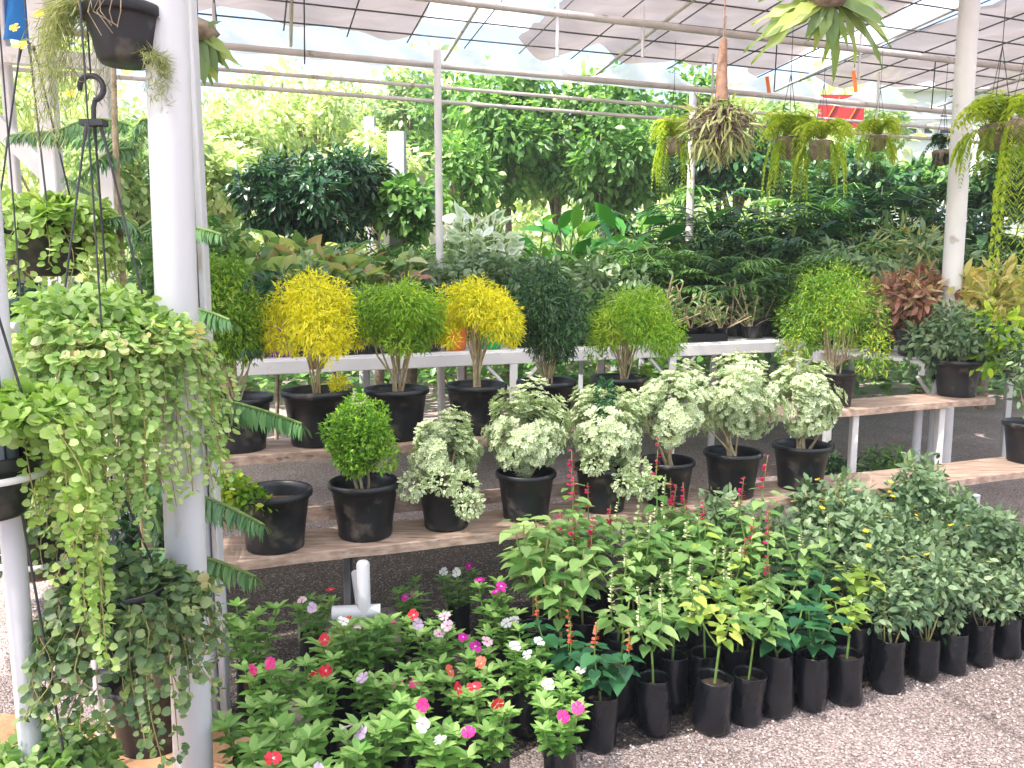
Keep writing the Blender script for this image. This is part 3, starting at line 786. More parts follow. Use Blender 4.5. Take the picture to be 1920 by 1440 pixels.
T2 = TA + TB * 2.3 + TDv * -1.2; T2.z = 1.0
table('plant_table', T2, 8.5, 1.3, 'farther plant table mostly hidden under low leafy plants', (.05, 2.8, 5.6, 8.4), mat='greypaint')

# ---------------------------------------------------------------- bonsai aralias on the upper plank
def trunk(mb, r, base, top, k, rad, spread=.06, ends=None):
    for i in range(k):
        e = Vector(ends[i % len(ends)]) if ends else Vector(top) + Vector(r.normal(size=3) * spread)
        b0 = Vector(base) + Vector((r.normal() * .012, r.normal() * .012, 0))
        mid = b0.lerp(e, .5) + Vector((r.normal() * .02, r.normal() * .02, 0)); mid.x = b0.x + (mid.x - b0.x) * .7
        pts = [tuple(x) for x in bez(b0, mid, e, 7)]
        mb.tube(pts, [rad * (1 - .11 * j) * (.7 + .5 * r.rand()) for j in range(7)], 6)
def aralia(seed, W, H, z0, mat, n=3400, shape='umbrella', leaf=.03, twigs=5, bark='twig', tone=(.15, .9)):
    """crown W wide, from z0 to H above the plank (local z)"""
    r = rng(seed); L = Leaves(); cz = (H + z0) / 2; hz = (H - z0) / 2
    if shape == 'umbrella':
        bl = []
        for i in range(19):
            a = i * 2.4 + r.normal() * .35; q = math.sqrt((i + .3) / 19) * (.8 + .35 * r.rand()); s_ = .08 + .1 * r.rand()
            bl.append(((W * .4 * q * math.cos(a), W * .4 * q * math.sin(a), z0 + hz * (1.45 - .7 * q ** 3 - .6 * r.rand() ** 2)), (W * s_, W * s_, hz * (.3 + .25 * r.rand()))))
        for i in range(5):
            a = r.rand() * 6.28; bl.append(((W * .44 * math.cos(a), W * .44 * math.sin(a), z0 + hz * (.1 + .3 * r.rand())), (W * .07, W * .07, hz * .25)))
        crown(L, r, bl, n, 'narrow', leaf, up=.4, grav=.75, tone=tone, jit=.8, wid=.95, fill=(.6, 1.3))
    else:
        bl = clumps(r, (0, 0, cz), (W / 2 * 1.14, W / 2 * 1.14, hz * 1.12), 34, (.13, .34)) + [((.1 * W * r.normal(), .1 * W * r.normal(), cz + .2 * hz * r.normal()), (W * .22, W * .22, hz * .5))]
        crown(L, r, bl, n, 'narrow', leaf, up=.4, grav=.7, tone=tone, jit=.8, wid=1.0, fill=(.6, 1.25))
    mb = MB()
    ends = [(b_[0][0] * .8, b_[0][1] * .8, b_[0][2] - hz * .1) for b_ in bl[:9]]
    trunk(mb, r, (0, 0, .17), None, twigs + 2, .0058, ends=ends[:twigs + 2])
    for e in ends:
        mb.tube([(e[0] * .3, e[1] * .3, z0 * .75 + .1 * .25), (e[0] * .7, e[1] * .7, z0 + .01), e], [.005, .004, .003], 5)
    return [('foliage', L.mesh('foliage', M[mat])), ('trunk', mb.mesh('trunk', M[bark]))]
# (pot centre px, bottom py on plank, crown: left, right, top, bottom px; material, shape)
def on_upper(px, f=.5):
    # point on the upper plank under that pixel column, f across the board
    r_ = ray(px, 800); O = UA + un_ * .29 * f
    # intersect vertical plane through camera & pixel column with the board line (plan view)
    k = r_.x / r_.y
    s_ = (k * O.y - O.x) / (ud.x - k * ud.y)
    return O + ud * s_
def on_lower(px, f=.5):
    r_ = ray(px, 900); O = LA + ln_ * .29 * f; k = r_.x / r_.y
    s_ = (k * O.y - O.x) / (ld.x - k * ld.y)
    return O + ld * s_
def z_at(px, py, pos):  # height seen at py at the plan distance of pos
    r_ = ray(px, py); return CAM_H + r_.z * pos.y / r_.y
def w_at(dx, pos): return dx * pos.y / FPX * 1.01
ups = [
 (447, (362, 503, 474, 690), 'aral_m', 'ball', 'green and yellow aralia bonsai in a black pot, leftmost on the upper plank', 21, 1.0),
 (596, (503, 683, 506, 650), 'aral_y', 'umbrella', 'golden yellow aralia bonsai with many pale stems, second from left on the upper plank', 22, 1.05),
 (745, (676, 832, 505, 662), 'aral_g', 'ball', 'lime green aralia bonsai between the two golden ones', 23, 1.0),
 (893, (820, 973, 514, 632), 'aral_y', 'umbrella', 'golden yellow aralia bonsai with flat round top beside the dark green one', 24, 1.0),
 (1024, (966, 1102, 488, 682), 'aral_d', 'ball', 'dark green aralia bonsai, only dark one on the upper plank', 25, 1.0),
 (1160, (1100, 1268, 524, 652), 'aral_g', 'umbrella', 'light green umbrella-shaped aralia bonsai right of the dark one', 26, 1.0),
 (1560, (1462, 1632, 488, 665), 'aral_m', 'umbrella', 'broad green aralia bonsai leaning over a grey-rimmed pot, right of the variegated bushes', 27, .85),
]
for px, (xl, xr, yt, yb), mat, shp, lab, seed, ps in ups:
    pos = on_upper(px, .5)
    W = w_at(xr - xl, pos); H = z_at(px, yt, pos) - pos.z; z0 = z_at(px, yb, pos) - pos.z
    off = w_at((xl + xr) / 2 - px, pos)
    kit = aralia(seed, W * 1.1, H, max(z0 - .02, .26), mat, n=10500 if shp == 'ball' else 9500, shape=shp, leaf=.03)
    r = rng(seed)
    kit = [(k[0], k[1], (off if k[0] == 'foliage' else off * .3, 0, 0)) for k in kit] + [('pot', POT, None, (0, 0, r.rand() * 6), ps * .96), ('soil', POT_SOIL, None, None, ps * .96)]
    make('aralia_bonsai', kit, pos, lab, 'bonsai', 'aralia bonsai in black pots on the upper plank')
# little side shoots seen on two of them
def sprig(pos, w, h, mat, lab, seed, name='small_shoot', cat='shoot', n=420):
    r = rng(seed); L = Leaves()
    crown(L, r, clumps(r, (0, 0, h * .7), (w / 2, w / 2, h * .35), 5), n, 'narrow', .024, grav=.2, tone=(.2, .9), jit=.8)
    mb = MB(); mb.tube([(0, 0, 0), (.005, 0, h * .4), (0, 0, h * .7)], .004, 5)
    make(name, [('foliage', L.mesh('foliage', M[mat])), ('stem', mb.mesh('stem', M['twig']))], pos, lab, cat)
p = on_upper(596, .4); p = p + ud * .11; p.z += .17
sprig(p, .13, .13, 'aral_y', 'small golden aralia sprig leaning out beside the second bonsai', 31, 'aralia_seedling', 'seedling')
p = on_upper(1160, .5); p = p + ud * .15; p.z += .1
sprig(p, .1, .17, 'aral_m', 'small round green sprig beside the light green umbrella bonsai', 32, 'aralia_seedling', 'seedling')

# pots and bushes on the lower plank
def varieg(seed, W, H, z0, n=2600, dark=.0):
    r = rng(seed); L = Leaves(); cz = (H + z0) / 2; hz = (H - z0) / 2
    bl = clumps(r, (0, 0, cz), (W / 2 * 1.04, W / 2 * 1.04, hz * 1.08), 26, (.18, .36))
    # rosettes: a whorl of small leaves at the tip of each twig
    cs = []
    for c, rad in bl:
        k = n // (26 * 7); u = unit(r, k); cs.append(np.array(c) + u * np.array(rad) * (.75 + .35 * r.rand(k, 1)))
    C = np.concatenate(cs); cen = np.array([0, 0, cz - hz * .4])
    out = nrmz(C - cen)
    for k in range(8):
        a = k * 2 * math.pi / 7 + r.rand(len(C)) * .6
        e1 = nrmz(np.cross(out, np.array([.3, .2, 1.0]))); e2 = np.cross(out, e1)
        d = e1 * np.cos(a)[:, None] + e2 * np.sin(a)[:, None] + out * (.35 + .3 * r.rand(len(C), 1))
        L.add('oval', C + d * .003, d, out + r.normal(size=C.shape) * .2, .0185 * (.6 + .65 * r.rand(len(C))), np.clip(.35 + .4 * r.rand(len(C)) + (C[:, 2] - cz) / hz * .12 - dark, 0, 1), .95)
    mb = MB(); trunk(mb, r, (0, 0, .17), None, 6, .008, ends=[tuple(np.array(b_[0]) * .9) for b_ in bl[:9]])
    return [('foliage', L.mesh('foliage', M['varieg'])), ('trunk', mb.mesh('trunk', M['twig']))]
def bush(seed, W, H, z0, mat, n=5200):
    r = rng(seed); L = Leaves(); cz = (H + z0) / 2; hz = (H - z0) / 2
    bl = clumps(r, (0, 0, cz), (W / 2, W / 2, hz), 26, (.22, .42)) + [((0, 0, cz), (W * .28, W * .28, hz * .6))]
    crown(L, r, bl, n, 'narrow', .021, up=.5, grav=-.1, tone=(.05, 1.0), jit=.8, wid=1.8)
    mb = MB(); trunk(mb, r, (0, 0, .17), None, 5, .007, ends=[b_[0] for b_ in bl[:8]])
    return [('foliage', L.mesh('foliage', M[mat])), ('trunk', mb.mesh('trunk', M['twig']))]
lows = [
 (683, (607, 760, 735, 905), 'bush', 'dense bright green bush in a black pot between the near-empty pot and the variegated bushes', 41, .94),
 (836, (765, 908, 770, 925), 'var', 'small cream variegated bush spilling over its pot, leftmost of the variegated bushes', 42, .8),
 (986, (905, 1072, 716, 900), 'var', 'tall pointed variegated bush second from left on the lower plank', 43, .86),
 (1130, (1058, 1226, 704, 892), 'var', 'variegated bush with a dark green shoot in its middle', 44, .85),
 (1250, (1186, 1342, 684, 838), 'var', 'variegated bush showing brown stems above its pot, fourth of the variegated row', 45, .84),
 (1372, (1300, 1474, 656, 838), 'var', 'largest variegated bush, fifth of the row, behind the wine red flower spikes', 46, .9),
 (1500, (1428, 1566, 662, 830), 'var', 'rightmost variegated bush of the row in a wide black pot', 47, .92),
]
GV = 'potted bushes on the lower plank'
for px, (xl, xr, yt, yb), kd, lab, seed, ps in lows:
    pos = on_lower(px, .5)
    W = w_at(xr - xl, pos) * 1.03; H = z_at(px, yt, pos) - pos.z; z0 = max(z_at(px, yb, pos) - pos.z, .16)
    off = w_at((xl + xr) / 2 - px, pos)
    kit = bush(seed, W, H, z0, 'box', n=8500) if kd == 'bush' else varieg(seed, W, H, z0, 9500, dark=.06 if seed in (43, 45) else 0)
    kit = [(k[0], k[1], (off if k[0] == 'foliage' else 0, 0, 0)) for k in kit]
    if seed in (42, 44):   # spill over the pot edge
        r = rng(seed + 100); L = Leaves(); x0 = -.04 if seed == 42 else .03
        for bx, bz in (((.08, .2), (.1, .13), (-.12, .2), (.0, .22)) if seed == 42 else ((.13, .2), (.16, .14), (.08, .15), (-.05, .24))):
            crown(L, r, [((bx, -.13, bz), (.05, .035, .05))], 230, 'oval', .021, tone=(.3, .9), grav=.2)
        kit.append(('trailing_shoot', L.mesh('trailing_shoot', M['varieg'])))
    if seed == 44:
        r = rng(9); L = Leaves(); crown(L, r, [((.0, -.05, H * .86), (.035, .035, .07)), ((-.01, -.08, H * .72), (.03, .03, .06))], 330, 'oval', .022, tone=(.1, .7))
        kit.append(('green_shoot', L.mesh('green_shoot', M['heart_d'])))
    kit += [('pot', POT, None, (0, 0, seed), ps), ('soil', POT_SOIL, None, None, ps)]
    make('potted_bush', kit, pos, lab, 'potted plant', GV)
# near-empty pot at the left with a limp yellow plant
pos = on_lower(512, .4); r = rng(51); L = Leaves()
bl = [((-.15, -.06, .27), (.05, .05, .04)), ((-.11, -.08, .24), (.06, .05, .035)), ((-.05, -.1, .215), (.05, .04, .03)), ((-.17, -.02, .21), (.04, .05, .05)), ((0, -.115, .2), (.03, .025, .02))]
crown(L, r, bl, 650, 'oval', .03, tone=(.3, 1), grav=.4)
mb = MB(); mb.tube([(0, 0, .17), (-.05, -.05, .24), (-.13, -.07, .27), (-.17, -.02, .22)], [.006, .005, .004, .003], 6)
make('potted_plant', [('pot', POT, None, None, .95), ('soil', POT_SOIL, None, None, .95), ('foliage', L.mesh('foliage', M['aral_m'])), ('stem', mb.mesh('stem', M['twig']))], pos, 'nearly empty black pot with a limp yellow-green plant at the left of the lower plank', 'potted plant')

# shrubs in pots at the right
def leafy(seed, W, H, z0, mat, n, t, size, grav=.2, tone=(.1, .9), up=.5, clump=12, sr=(.3, .5), jit=.5):
    r = rng(seed); L = Leaves(); cz = (H + z0) / 2; hz = (H - z0) / 2
    bl = clumps(r, (0, 0, cz), (W / 2, W / 2, hz), clump, sr)
    crown(L, r, bl, n, t, size, grav=grav, tone=tone, up=up, fill=(.3, 1.05), jit=jit)
    mb = MB(); trunk(mb, r, (0, 0, min(.1, z0)), None, 5, .007, ends=[b_[0] for b_ in bl[:8]])
    return L, mb
pos = on_upper(1788, .55); L, mb = leafy(61, w_at(130, pos), z_at(0, 560, pos) - pos.z, .2, 'broad_d', 900, 'point', .05)
r = rng(62); L2 = Leaves(); crown(L2, r, [((.17, -.08, .42), (.12, .1, .1)), ((.2, -.1, .3), (.1, .1, .1)), ((.1, -.12, .24), (.07, .06, .08))], 260, 'point', .075, grav=.2, tone=(.2, 1))
make('potted_shrub', [('pot', POT, None, None, .93), ('soil', POT_SOIL, None, None, .93), ('foliage', L.mesh('foliage', M['sage'])), ('bright_shoot', L2.mesh('bright_shoot', M['aral_g'])), ('stem', mb.mesh('stem', M['twig']))], pos,
     'dark leafy shrub with bright green side shoot, at the right end of upper plank', 'potted plant')
pos = on_lower(1925, .55); L, mb = leafy(63, w_at(120, pos), z_at(0, 600, pos) - pos.z, .22, 'sage', 700, 'point', .045)
make('potted_shrub', [('pot', POT, None, None, .95), ('soil', POT_SOIL, None, None, .95), ('foliage', L.mesh('foliage', M['sage'])), ('stem', mb.mesh('stem', M['twig']))], pos,
     'grey-green shrub in a black pot at the far right of the lower plank', 'potted plant')
# pots on the ground seen between the planks
for px, py, t_, lab, sd, mt in ((1568, 845, 5.0, 'small dark pot on the ground between the two planks', 64, 'fern_d'), (1632, 862, 4.9, 'yellowish potted plant on the gravel behind the lower plank', 65, 'sage'), (1672, 868, 4.8, 'green ferny potted plant on the gravel beside the white pipe legs', 66, 'fern_m')):
    q = P(px, py, t_); q.z = 0
    L, mb = leafy(sd, .3, .55, .22, mt, 420, 'point', .06)
    make('potted_plant', POTKIT + [('foliage', L.mesh('foliage', M[mt])), ('stem', mb.mesh('stem', M['stem']))], q, lab, 'potted plant', sc=.9)
# ---------------------------------------------------------------- periwinkles in black grow bags
def flower5(L, r, c, nrm, size, mi=0):
    c = np.array(c, float); nrm = np.array(nrm, float); nrm /= np.linalg.norm(nrm)
    e1 = np.cross(nrm, [.2, .9, .1]); e1 /= np.linalg.norm(e1); e2 = np.cross(nrm, e1)
    a = np.arange(5) * 2 * math.pi / 5 + r.rand()
    d = np.cos(a)[:, None] * e1 + np.sin(a)[:, None] * e2 + nrm * .12
    L.add('petal', np.repeat(c[None], 5, 0), d + r.normal(size=(5, 3)) * .06, np.repeat(nrm[None], 5, 0) + r.normal(size=(5, 3)) * .12, size * .53 * (.85 + .3 * r.rand(5)), .2 + .7 * r.rand(5), 1.15, mi)
FL = {}
_L = Leaves(); flower5(_L, rng(1), (0, 0, 0), (0, -.3, .9), .024); FLY = _L.mesh("flower", M["f_yel"])
for i, (k, cc) in enumerate((('f_mag', 0), ('f_red', 0), ('f_pink', 0), ('f_white', 0), ('f_lil', 0), ('f_coral', 0), ('f_pale', 0))):
    r = rng(200 + i); L = Leaves()
    flower5(L, r, (0, 0, 0), (.0, -.55, .8), .038)
    flower5(L, r, (0, 0, .0), (.0, -.6, .85), .008, 1)
    FL[k] = L.mesh('flower', [M[k], M['f_white'] if k in ('f_red', 'f_coral', 'f_mag') else M['f_wine']])
def periwinkle(seed, H=.27):
    r = rng(seed); L = Leaves(); mb = MB(); tops = []
    ns = r.randint(6, 9)
    for s_ in range(ns):
        a = 2 * math.pi * s_ / ns + r.rand(); h = H * (.6 + .5 * r.rand()); sp = .03 + .075 * r.rand()
        p0 = np.array([.01 * math.cos(a), .01 * math.sin(a), .165]); p2 = np.array([sp * math.cos(a), sp * math.sin(a), .165 + h])
        p1 = np.array([p2[0] * .8, p2[1] * .8, .165 + h * .5])
        pts = bez(p0, p1, p2, 9); mb.tube([tuple(p) for p in pts], .0028, 5); tops.append(p2)
        for k in range(1, 9):
            for j in range(2):
                aa = k * 1.57 + j * math.pi + a
                d = np.array([math.cos(aa), math.sin(aa), .45 - .09 * (8 - k) * .5])
                L.add('point', pts[k], d, (0, 0, 1), .062 * (.75 + .4 * r.rand()) * (1 if k > 2 else .8), .2 + .6 * r.rand(), 1.15)
        for j in range(6):   # top rosette
            aa = j * 1.05 + r.rand(); d = np.array([math.cos(aa), math.sin(aa), .55 + .3 * r.rand()])
            L.add('point', p2, d, (0, 0, 1), 0.055 * (.7 + .4 * r.rand()), .5 + .5 * r.rand(), 1.15)
    return [('foliage', L.mesh('foliage', M['peri'])), ('stem', mb.mesh('stem', M['stem']))], tops
PERI = [periwinkle(300 + i, .18 + .03 * (i % 3)) for i in range(7)]
# crown position in the picture (px, py of plant top), ground depth from the row; flower colours
peri = [
 (690, 1140, 2.7, ['f_white', 'f_pale']), (583, 1110, 3.0, ['f_lil', 'f_pale', 'f_red']), (470, 1125, 2.75, []), (770, 1100, 3.2, ['f_mag']), (860, 1075, 3.3, ['f_mag', 'f_white']), (925, 1140, 3.05, ['f_mag', 'f_mag']),
 (950, 1160, 2.95, ['f_white']), (630, 1172, 2.68, ['f_red', 'f_coral', 'f_red']), (735, 1165, 2.85, ['f_red', 'f_pink', 'f_red']), (820, 1195, 2.75, ['f_pale', 'f_pale', 'f_lil']), (895, 1180, 2.72, ['f_mag', 'f_mag', 'f_pale']),
 (500, 1225, 2.45, ['f_pink', 'f_pink']), (600, 1255, 2.42, ['f_red']), (690, 1250, 2.5, ['f_lil']), (775, 1235, 2.5, ['f_pink']), (878, 1255, 2.48, ['f_red', 'f_coral']), (985, 1235, 2.62, ['f_white', 'f_white']),
 (1045, 1255, 2.5, ['f_white']), (1052, 1300, 2.3, ['f_pink', 'f_pink']), (925, 1330, 2.25, ['f_red', 'f_red']), (825, 1345, 2.12, ['f_white', 'f_white', 'f_wine']), (700, 1330, 2.15, ['f_lil']), (515, 1385, 1.98, ['f_red']), (620, 1405, 1.95, ['f_lil']),
 (560, 1320, 2.15, []), (470, 1300, 2.2, []), (760, 1310, 2.3, [])]
FL['f_wine'] = FL['f_pink']
CN = dict(f_mag='magenta', f_red='red', f_pink='hot pink', f_white='white', f_lil='lilac', f_coral='coral', f_pale='pale pink', f_wine='dark pink')
used = {}
ORD = ['first', 'second', 'third', 'fourth', 'fifth', 'sixth', 'seventh', 'eighth', 'ninth', 'tenth', 'eleventh', 'twelfth', 'thirteenth', 'fourteenth', 'fifteenth', 'sixteenth', 'seventeenth', 'eighteenth', 'nineteenth', 'twentieth']
rows = [('front row', lambda t: t < 2.2), ('second row', lambda t: 2.2 <= t < 2.4), ('third row', lambda t: 2.4 <= t < 2.6), ('fourth row', lambda t: 2.6 <= t < 2.9), ('back row', lambda t: t >= 2.9)]
def rowname(t):
    for n, f in rows:
        if f(t): return n
byrow = {}
for i, p_ in enumerate(peri): byrow.setdefault(rowname(p_[2]), []).append(i)
for k in byrow: byrow[k].sort(key=lambda i: peri[i][0])
r = rng(77)
for i, (px, py, t, fl) in enumerate(peri):
    q = P(px, py + 40, t); pos = Vector((q.x, q.y, 0))
    zt = z_at(px, py + 10, pos)
    K, tops = PERI[i % 7]
    top = max(p[2] for p in tops)
    s_ = min(1.35, max(.8, zt / (top + .02)))
    rz = r.rand() * 6.28
    kit = [('grow_bag', BAGS[i % 6]), ('soil', BAG_SOIL)] + K
    rn = rowname(t); k = byrow[rn].index(i)
    cs = list(dict.fromkeys(fl)); desc = (' and '.join([CN[c] for c in cs[:2]]) + ' flowered') if cs else 'flowerless'
    lab = '%s periwinkle in black bag, %s from left in %s' % (desc, ORD[k], rn)
    o = make('periwinkle', kit, pos, lab, 'flowering plant', 'periwinkles in black bags at the lower left', rz=rz, sc=s_)
    tt = sorted(tops, key=lambda p: -(p[0] * math.sin(-rz) * -1 * 0 + p[2]))
    # the flowers that face the viewer's side of the clump
    def world_y(p): return p[0] * math.sin(rz) + p[1] * math.cos(rz)
    tt = sorted(tops, key=lambda p: world_y(p) - p[2] * 1.2)
    if len(fl) and r.rand() < .6: fl = fl + [fl[r.randint(len(fl))]]
    for j, c in enumerate(fl):
        p = tt[j % len(tt)]
        f = link('flower', FL[c], o); f.location = (p[0], p[1], p[2] + .03 + .015 * j)
        f.rotation_euler = (r.normal() * .5, r.normal() * .5, -rz + r.normal() * .5)
        f.scale = (1.0 / s_ * 1.02,) * 3
        if c != fl[0]: f['label'] = CN[c] + ' flower'
# ---------------------------------------------------------------- salvias and other seedlings in grow bags, right of centre
def herb(seed, H, mat, leaf=.05, ns=4, spike=None, smat='stem', t='heart', per=6, spread=.08, bare=.25, spk=(.06, .1), tone=(.15, .9)):
    r = rng(seed); L = Leaves(); mb = MB(); spikes = []
    base = np.array([0, 0, .16]); z1 = .16 + H * bare
    mb.tube([(0, 0, .16), (r.normal() * .006, r.normal() * .006, z1)], .0045, 6)
    for s_ in range(ns):
        a = 2 * math.pi * s_ / ns + r.rand() * .8; h = H * (.7 + .35 * r.rand()); q = spread * (.4 + .8 * r.rand())
        p0 = np.array([0, 0, z1]); p2 = np.array([q * math.cos(a), q * math.sin(a), .16 + h]); p1 = np.array([p2[0] * .9, p2[1] * .9, (z1 + p2[2]) / 2])
        pts = bez(p0, p1, p2, per + 3); mb.tube([tuple(p) for p in pts], [.0038 - .0002 * i for i in range(per + 3)], 5)
        for k in range(2, per + 3):
            for j in range(2):
                aa = k * 1.57 + j * math.pi + a + r.normal() * .3
                st = .012 + .02 * r.rand()
                d = np.array([math.cos(aa), math.sin(aa), .1 - .5 * r.rand()])
                L.add(t, pts[k] + np.array([math.cos(aa), math.sin(aa), .2]) * st, d, (math.cos(aa) * .5, math.sin(aa) * .5, .9), leaf * (.65 + .55 * r.rand()) * (.7 if k == per + 2 else 1), tone[0] + (tone[1] - tone[0]) * r.rand())
        if spike and s_ < spk[2] if len(spk) > 2 else spike:
            hh = spk[0] + (spk[1] - spk[0]) * r.rand()
            top = p2 + np.array([r.normal() * .006, r.normal() * .006, hh])
            F = Leaves(); sp = MB(); sp.tube([tuple(p2), tuple(top)], .0018, 4)
            m = int(hh / .0045); z = r.rand(m)
            aa = r.rand(m) * 6.28; d = np.stack([np.cos(aa), np.sin(aa), .3 + 0 * aa], 1)
            F.add('oval', p2 + (top - p2) * z[:, None], d, np.stack([-np.sin(aa) * .3, np.cos(aa) * .3, 1 + 0 * aa], 1), (.019 if spike == 'f_wine' else .015) * (1.1 - .5 * z), r.rand(m), 1.3)
            spikes.append(('flower_spike', F.mesh('flower_spike', M[spike]), None, None, None, [('spike_stem', sp.mesh('spike_stem', M[smat]))]))
    kit = [('foliage', L.mesh('foliage', M[mat])), ('stem', mb.mesh('stem', M[smat]))]
    kit += spikes
    return kit
HERB = dict(
    green=[herb(400 + i, .28 + .03 * i, 'heart', .056, 3 + i % 2, 'f_cream', spk=(.05, .14, 1 + i % 3), per=4, spread=.1, bare=.48) for i in range(5)],
    bare=[herb(410 + i, .34, 'heart', .055, 3, 'f_cream', bare=.45, per=4, spk=(.1, .18)) for i in range(2)],
    coral=[herb(420 + i, .26, 'heart_d', .062, 3, 'f_coral', per=5, bare=.2, spk=(.08, .12)) for i in range(2)],
    wine=[herb(430 + i, .38, 'heart', .048, 3, 'f_wine', per=5, bare=.4, spk=(.05, .13, 2)) for i in range(3)],
    yell=[herb(440 + i, .27 + .04 * i, 'heart_y', .048, 3 + i % 2, 'f_cream', per=4, bare=.42, spread=.09, spk=(.02, .05, 1)) for i in range(3)],
    dark=[herb(450 + i, .24, 'heart_d', .065, 3, None, per=4, bare=.2) for i in range(3)],
    droop=[herb(460 + i, .36, 'heart', .055, 4, 'f_wine' if i else None, smat='redstem', per=6, bare=.3) for i in range(2)])
HD = dict(green='cream-spiked green', bare='tall bare-stemmed green', coral='coral-flowered dark-leaved', wine='wine red spiked', yell='yellowish green', dark='large dark-leaved', droop='drooping green')
def sagebush(seed, H=.42, W=.2, n=400):
    r = rng(seed); L = Leaves()
    bl = clumps(r, (0, 0, .16 + H * .55), (W / 2 + .02, W / 2 + .02, H * .46), 9, (.35, .6))
    crown(L, r, bl, n, 'point', .04, up=.7, grav=.1, fill=(.3, 1.1), tone=(.1, .95), wid=1.35, jit=.6)
    mb = MB(); trunk(mb, r, (0, 0, .15), None, 4, .004, ends=[b_[0] for b_ in bl[:6]])
    k = [('foliage', L.mesh('foliage', M['sage'])), ('stem', mb.mesh('stem', M['redstem']))]
    return k
SAGE = [sagebush(500 + i, .33 + .05 * (i % 3), .17 + .02 * (i % 4), 330 + 50 * (i % 3)) for i in range(7)]
def seedling(i, px, py_base, kind, lab, zt=None, rz=None, grp='seedlings in black bags'):
    pos = G(px, py_base, 0); rr = rng(900 + i)
    return place_bag(i, pos, kind, lab, rr, grp)
def place_bag(i, pos, kind, lab, rr, grp, s_=1.0):
    if kind == 'sage': K = SAGE[i % 7]
    else: K = HERB[kind][i % len(HERB[kind])]
    kit = [('grow_bag', BAGS[i % 6]), ('soil', BAG_SOIL)] + K
    return make('bagged_shrub' if kind == 'sage' else 'bagged_seedling', kit, pos, lab, 'bagged plant', grp, rz=rr.rand() * 6.28, sc=s_, tilt=(rr.normal() * .03, rr.normal() * .03))
# front row measured off the bases; further rows stand behind it on the same grid
front = [(1122, 1400, 'coral'), (1226, 1372, 'bare'), (1334, 1368, 'yell'), (1396, 1352, 'green'), (1452, 1338, 'dark'), (1518, 1327, 'dark'), (1585, 1316, 'yell'), (1660, 1292, 'sage'), (1728, 1270, 'sage'), (1784, 1260, 'sage'), (1836, 1246, 'sage'), (1888, 1232, 'sage'), (1938, 1220, 'sage'), (1990, 1208, 'sage')]
kinds_grid = [
 'coral green green green yell wine dark yell sage sage sage sage sage sage'.split(),
 'droop green green green yell wine green sage sage sage sage sage sage sage'.split(),
 'droop droop green green green yell wine sage sage sage sage sage sage sage'.split(),
 'droop wine droop green wine green sage sage sage sage sage sage sage sage'.split(),
 'droop droop wine green wine wine sage sage sage sage sage sage sage sage'.split()]
RN = ['front row', 'second row', 'third row', 'fourth row', 'fifth row', 'back row']
idx = 0
for rw in range(6):
    for c_ in range(len(front)):
        px, py, kd = front[c_]
        pos = G(px, py, 0); rr = rng(1000 + rw * 50 + c_)
        if rw:
            kd = kinds_grid[rw - 1][c_]
            pos = pos + Vector((-DL.y, DL.x, 0)) * (.135 * rw) + DL * (-.05 * (rw % 2)) + Vector((rr.normal() * .012, rr.normal() * .012, 0))
            if c_ == 0 and rw > 4: continue
        lab = '%s seedling, %s black bag from left, %s' % (('small-leaved grey-green' if kd == 'sage' else HD[kd]), ORD[c_], RN[rw])
        s_ = 1.0 + .085 * rr.normal() + .035 * rw
        if kd == 'sage': s_ *= .84 if rw == 0 else (.86 + .01 * rw)
        o = place_bag(idx, pos, kd, lab, rr, 'bagged seedlings on the gravel', max(.8, s_)); idx += 1
        if kd == 'sage' and rr.rand() < .55:
            Lf = Leaves(); 
            for q in range(2):
                f = link('flower', FLY, o) if 'FLY' in globals() else None
                if f: f.location = ((rr.rand() - .5) * .16, (rr.rand() - .5) * .16, .5 + .05 * rr.rand()); f.rotation_euler = (0, 0, rr.rand() * 6)
# ---------------------------------------------------------------- hanging baskets
def hook_and_wires(hz, fan_pts, z0, mb_h, hooks=True):
    """plastic S-hook with clip above, straight wires from it to the pot rim"""
    h = MB(); w = MB()
    c = []
    for i in range(15):
        a = -math.pi * .62 + i * (math.pi * 1.52) / 14
        c.append((.028 * math.cos(math.pi / 2 + .9 - a) , 0, hz + .085 + .028 * math.sin(math.pi / 2 + .9 - a)))
    c = c[::-1] if c[0][2] > c[-1][2] else c
    h.tube([(0, 0, hz), (.002, 0, hz + .03), (.006, 0, hz + .045)] + [], [.006, .0055, .006], 8)
    ring = [(.028 * math.sin(a), 0, hz + .073 - .028 * math.cos(a)) for a in np.linspace(.2, 4.9, 16)]
    h.tube(ring, [.0068] * 14 + [.006, .005], 8)
    h.box((0, 0, hz - .006), (.055, .03, .014))
    for p in fan_pts:
        a_ = Vector((0, 0, hz - .01)); d = Vector(p) - a_
        side = Vector((d.x, d.y, 0)).normalized() * .016
        w.tube([a_ + side + Vector((0, 0, 0)), a_ + side + d * .1, Vector(p)], [.0055, .003, .0028], 6)
    return h, w
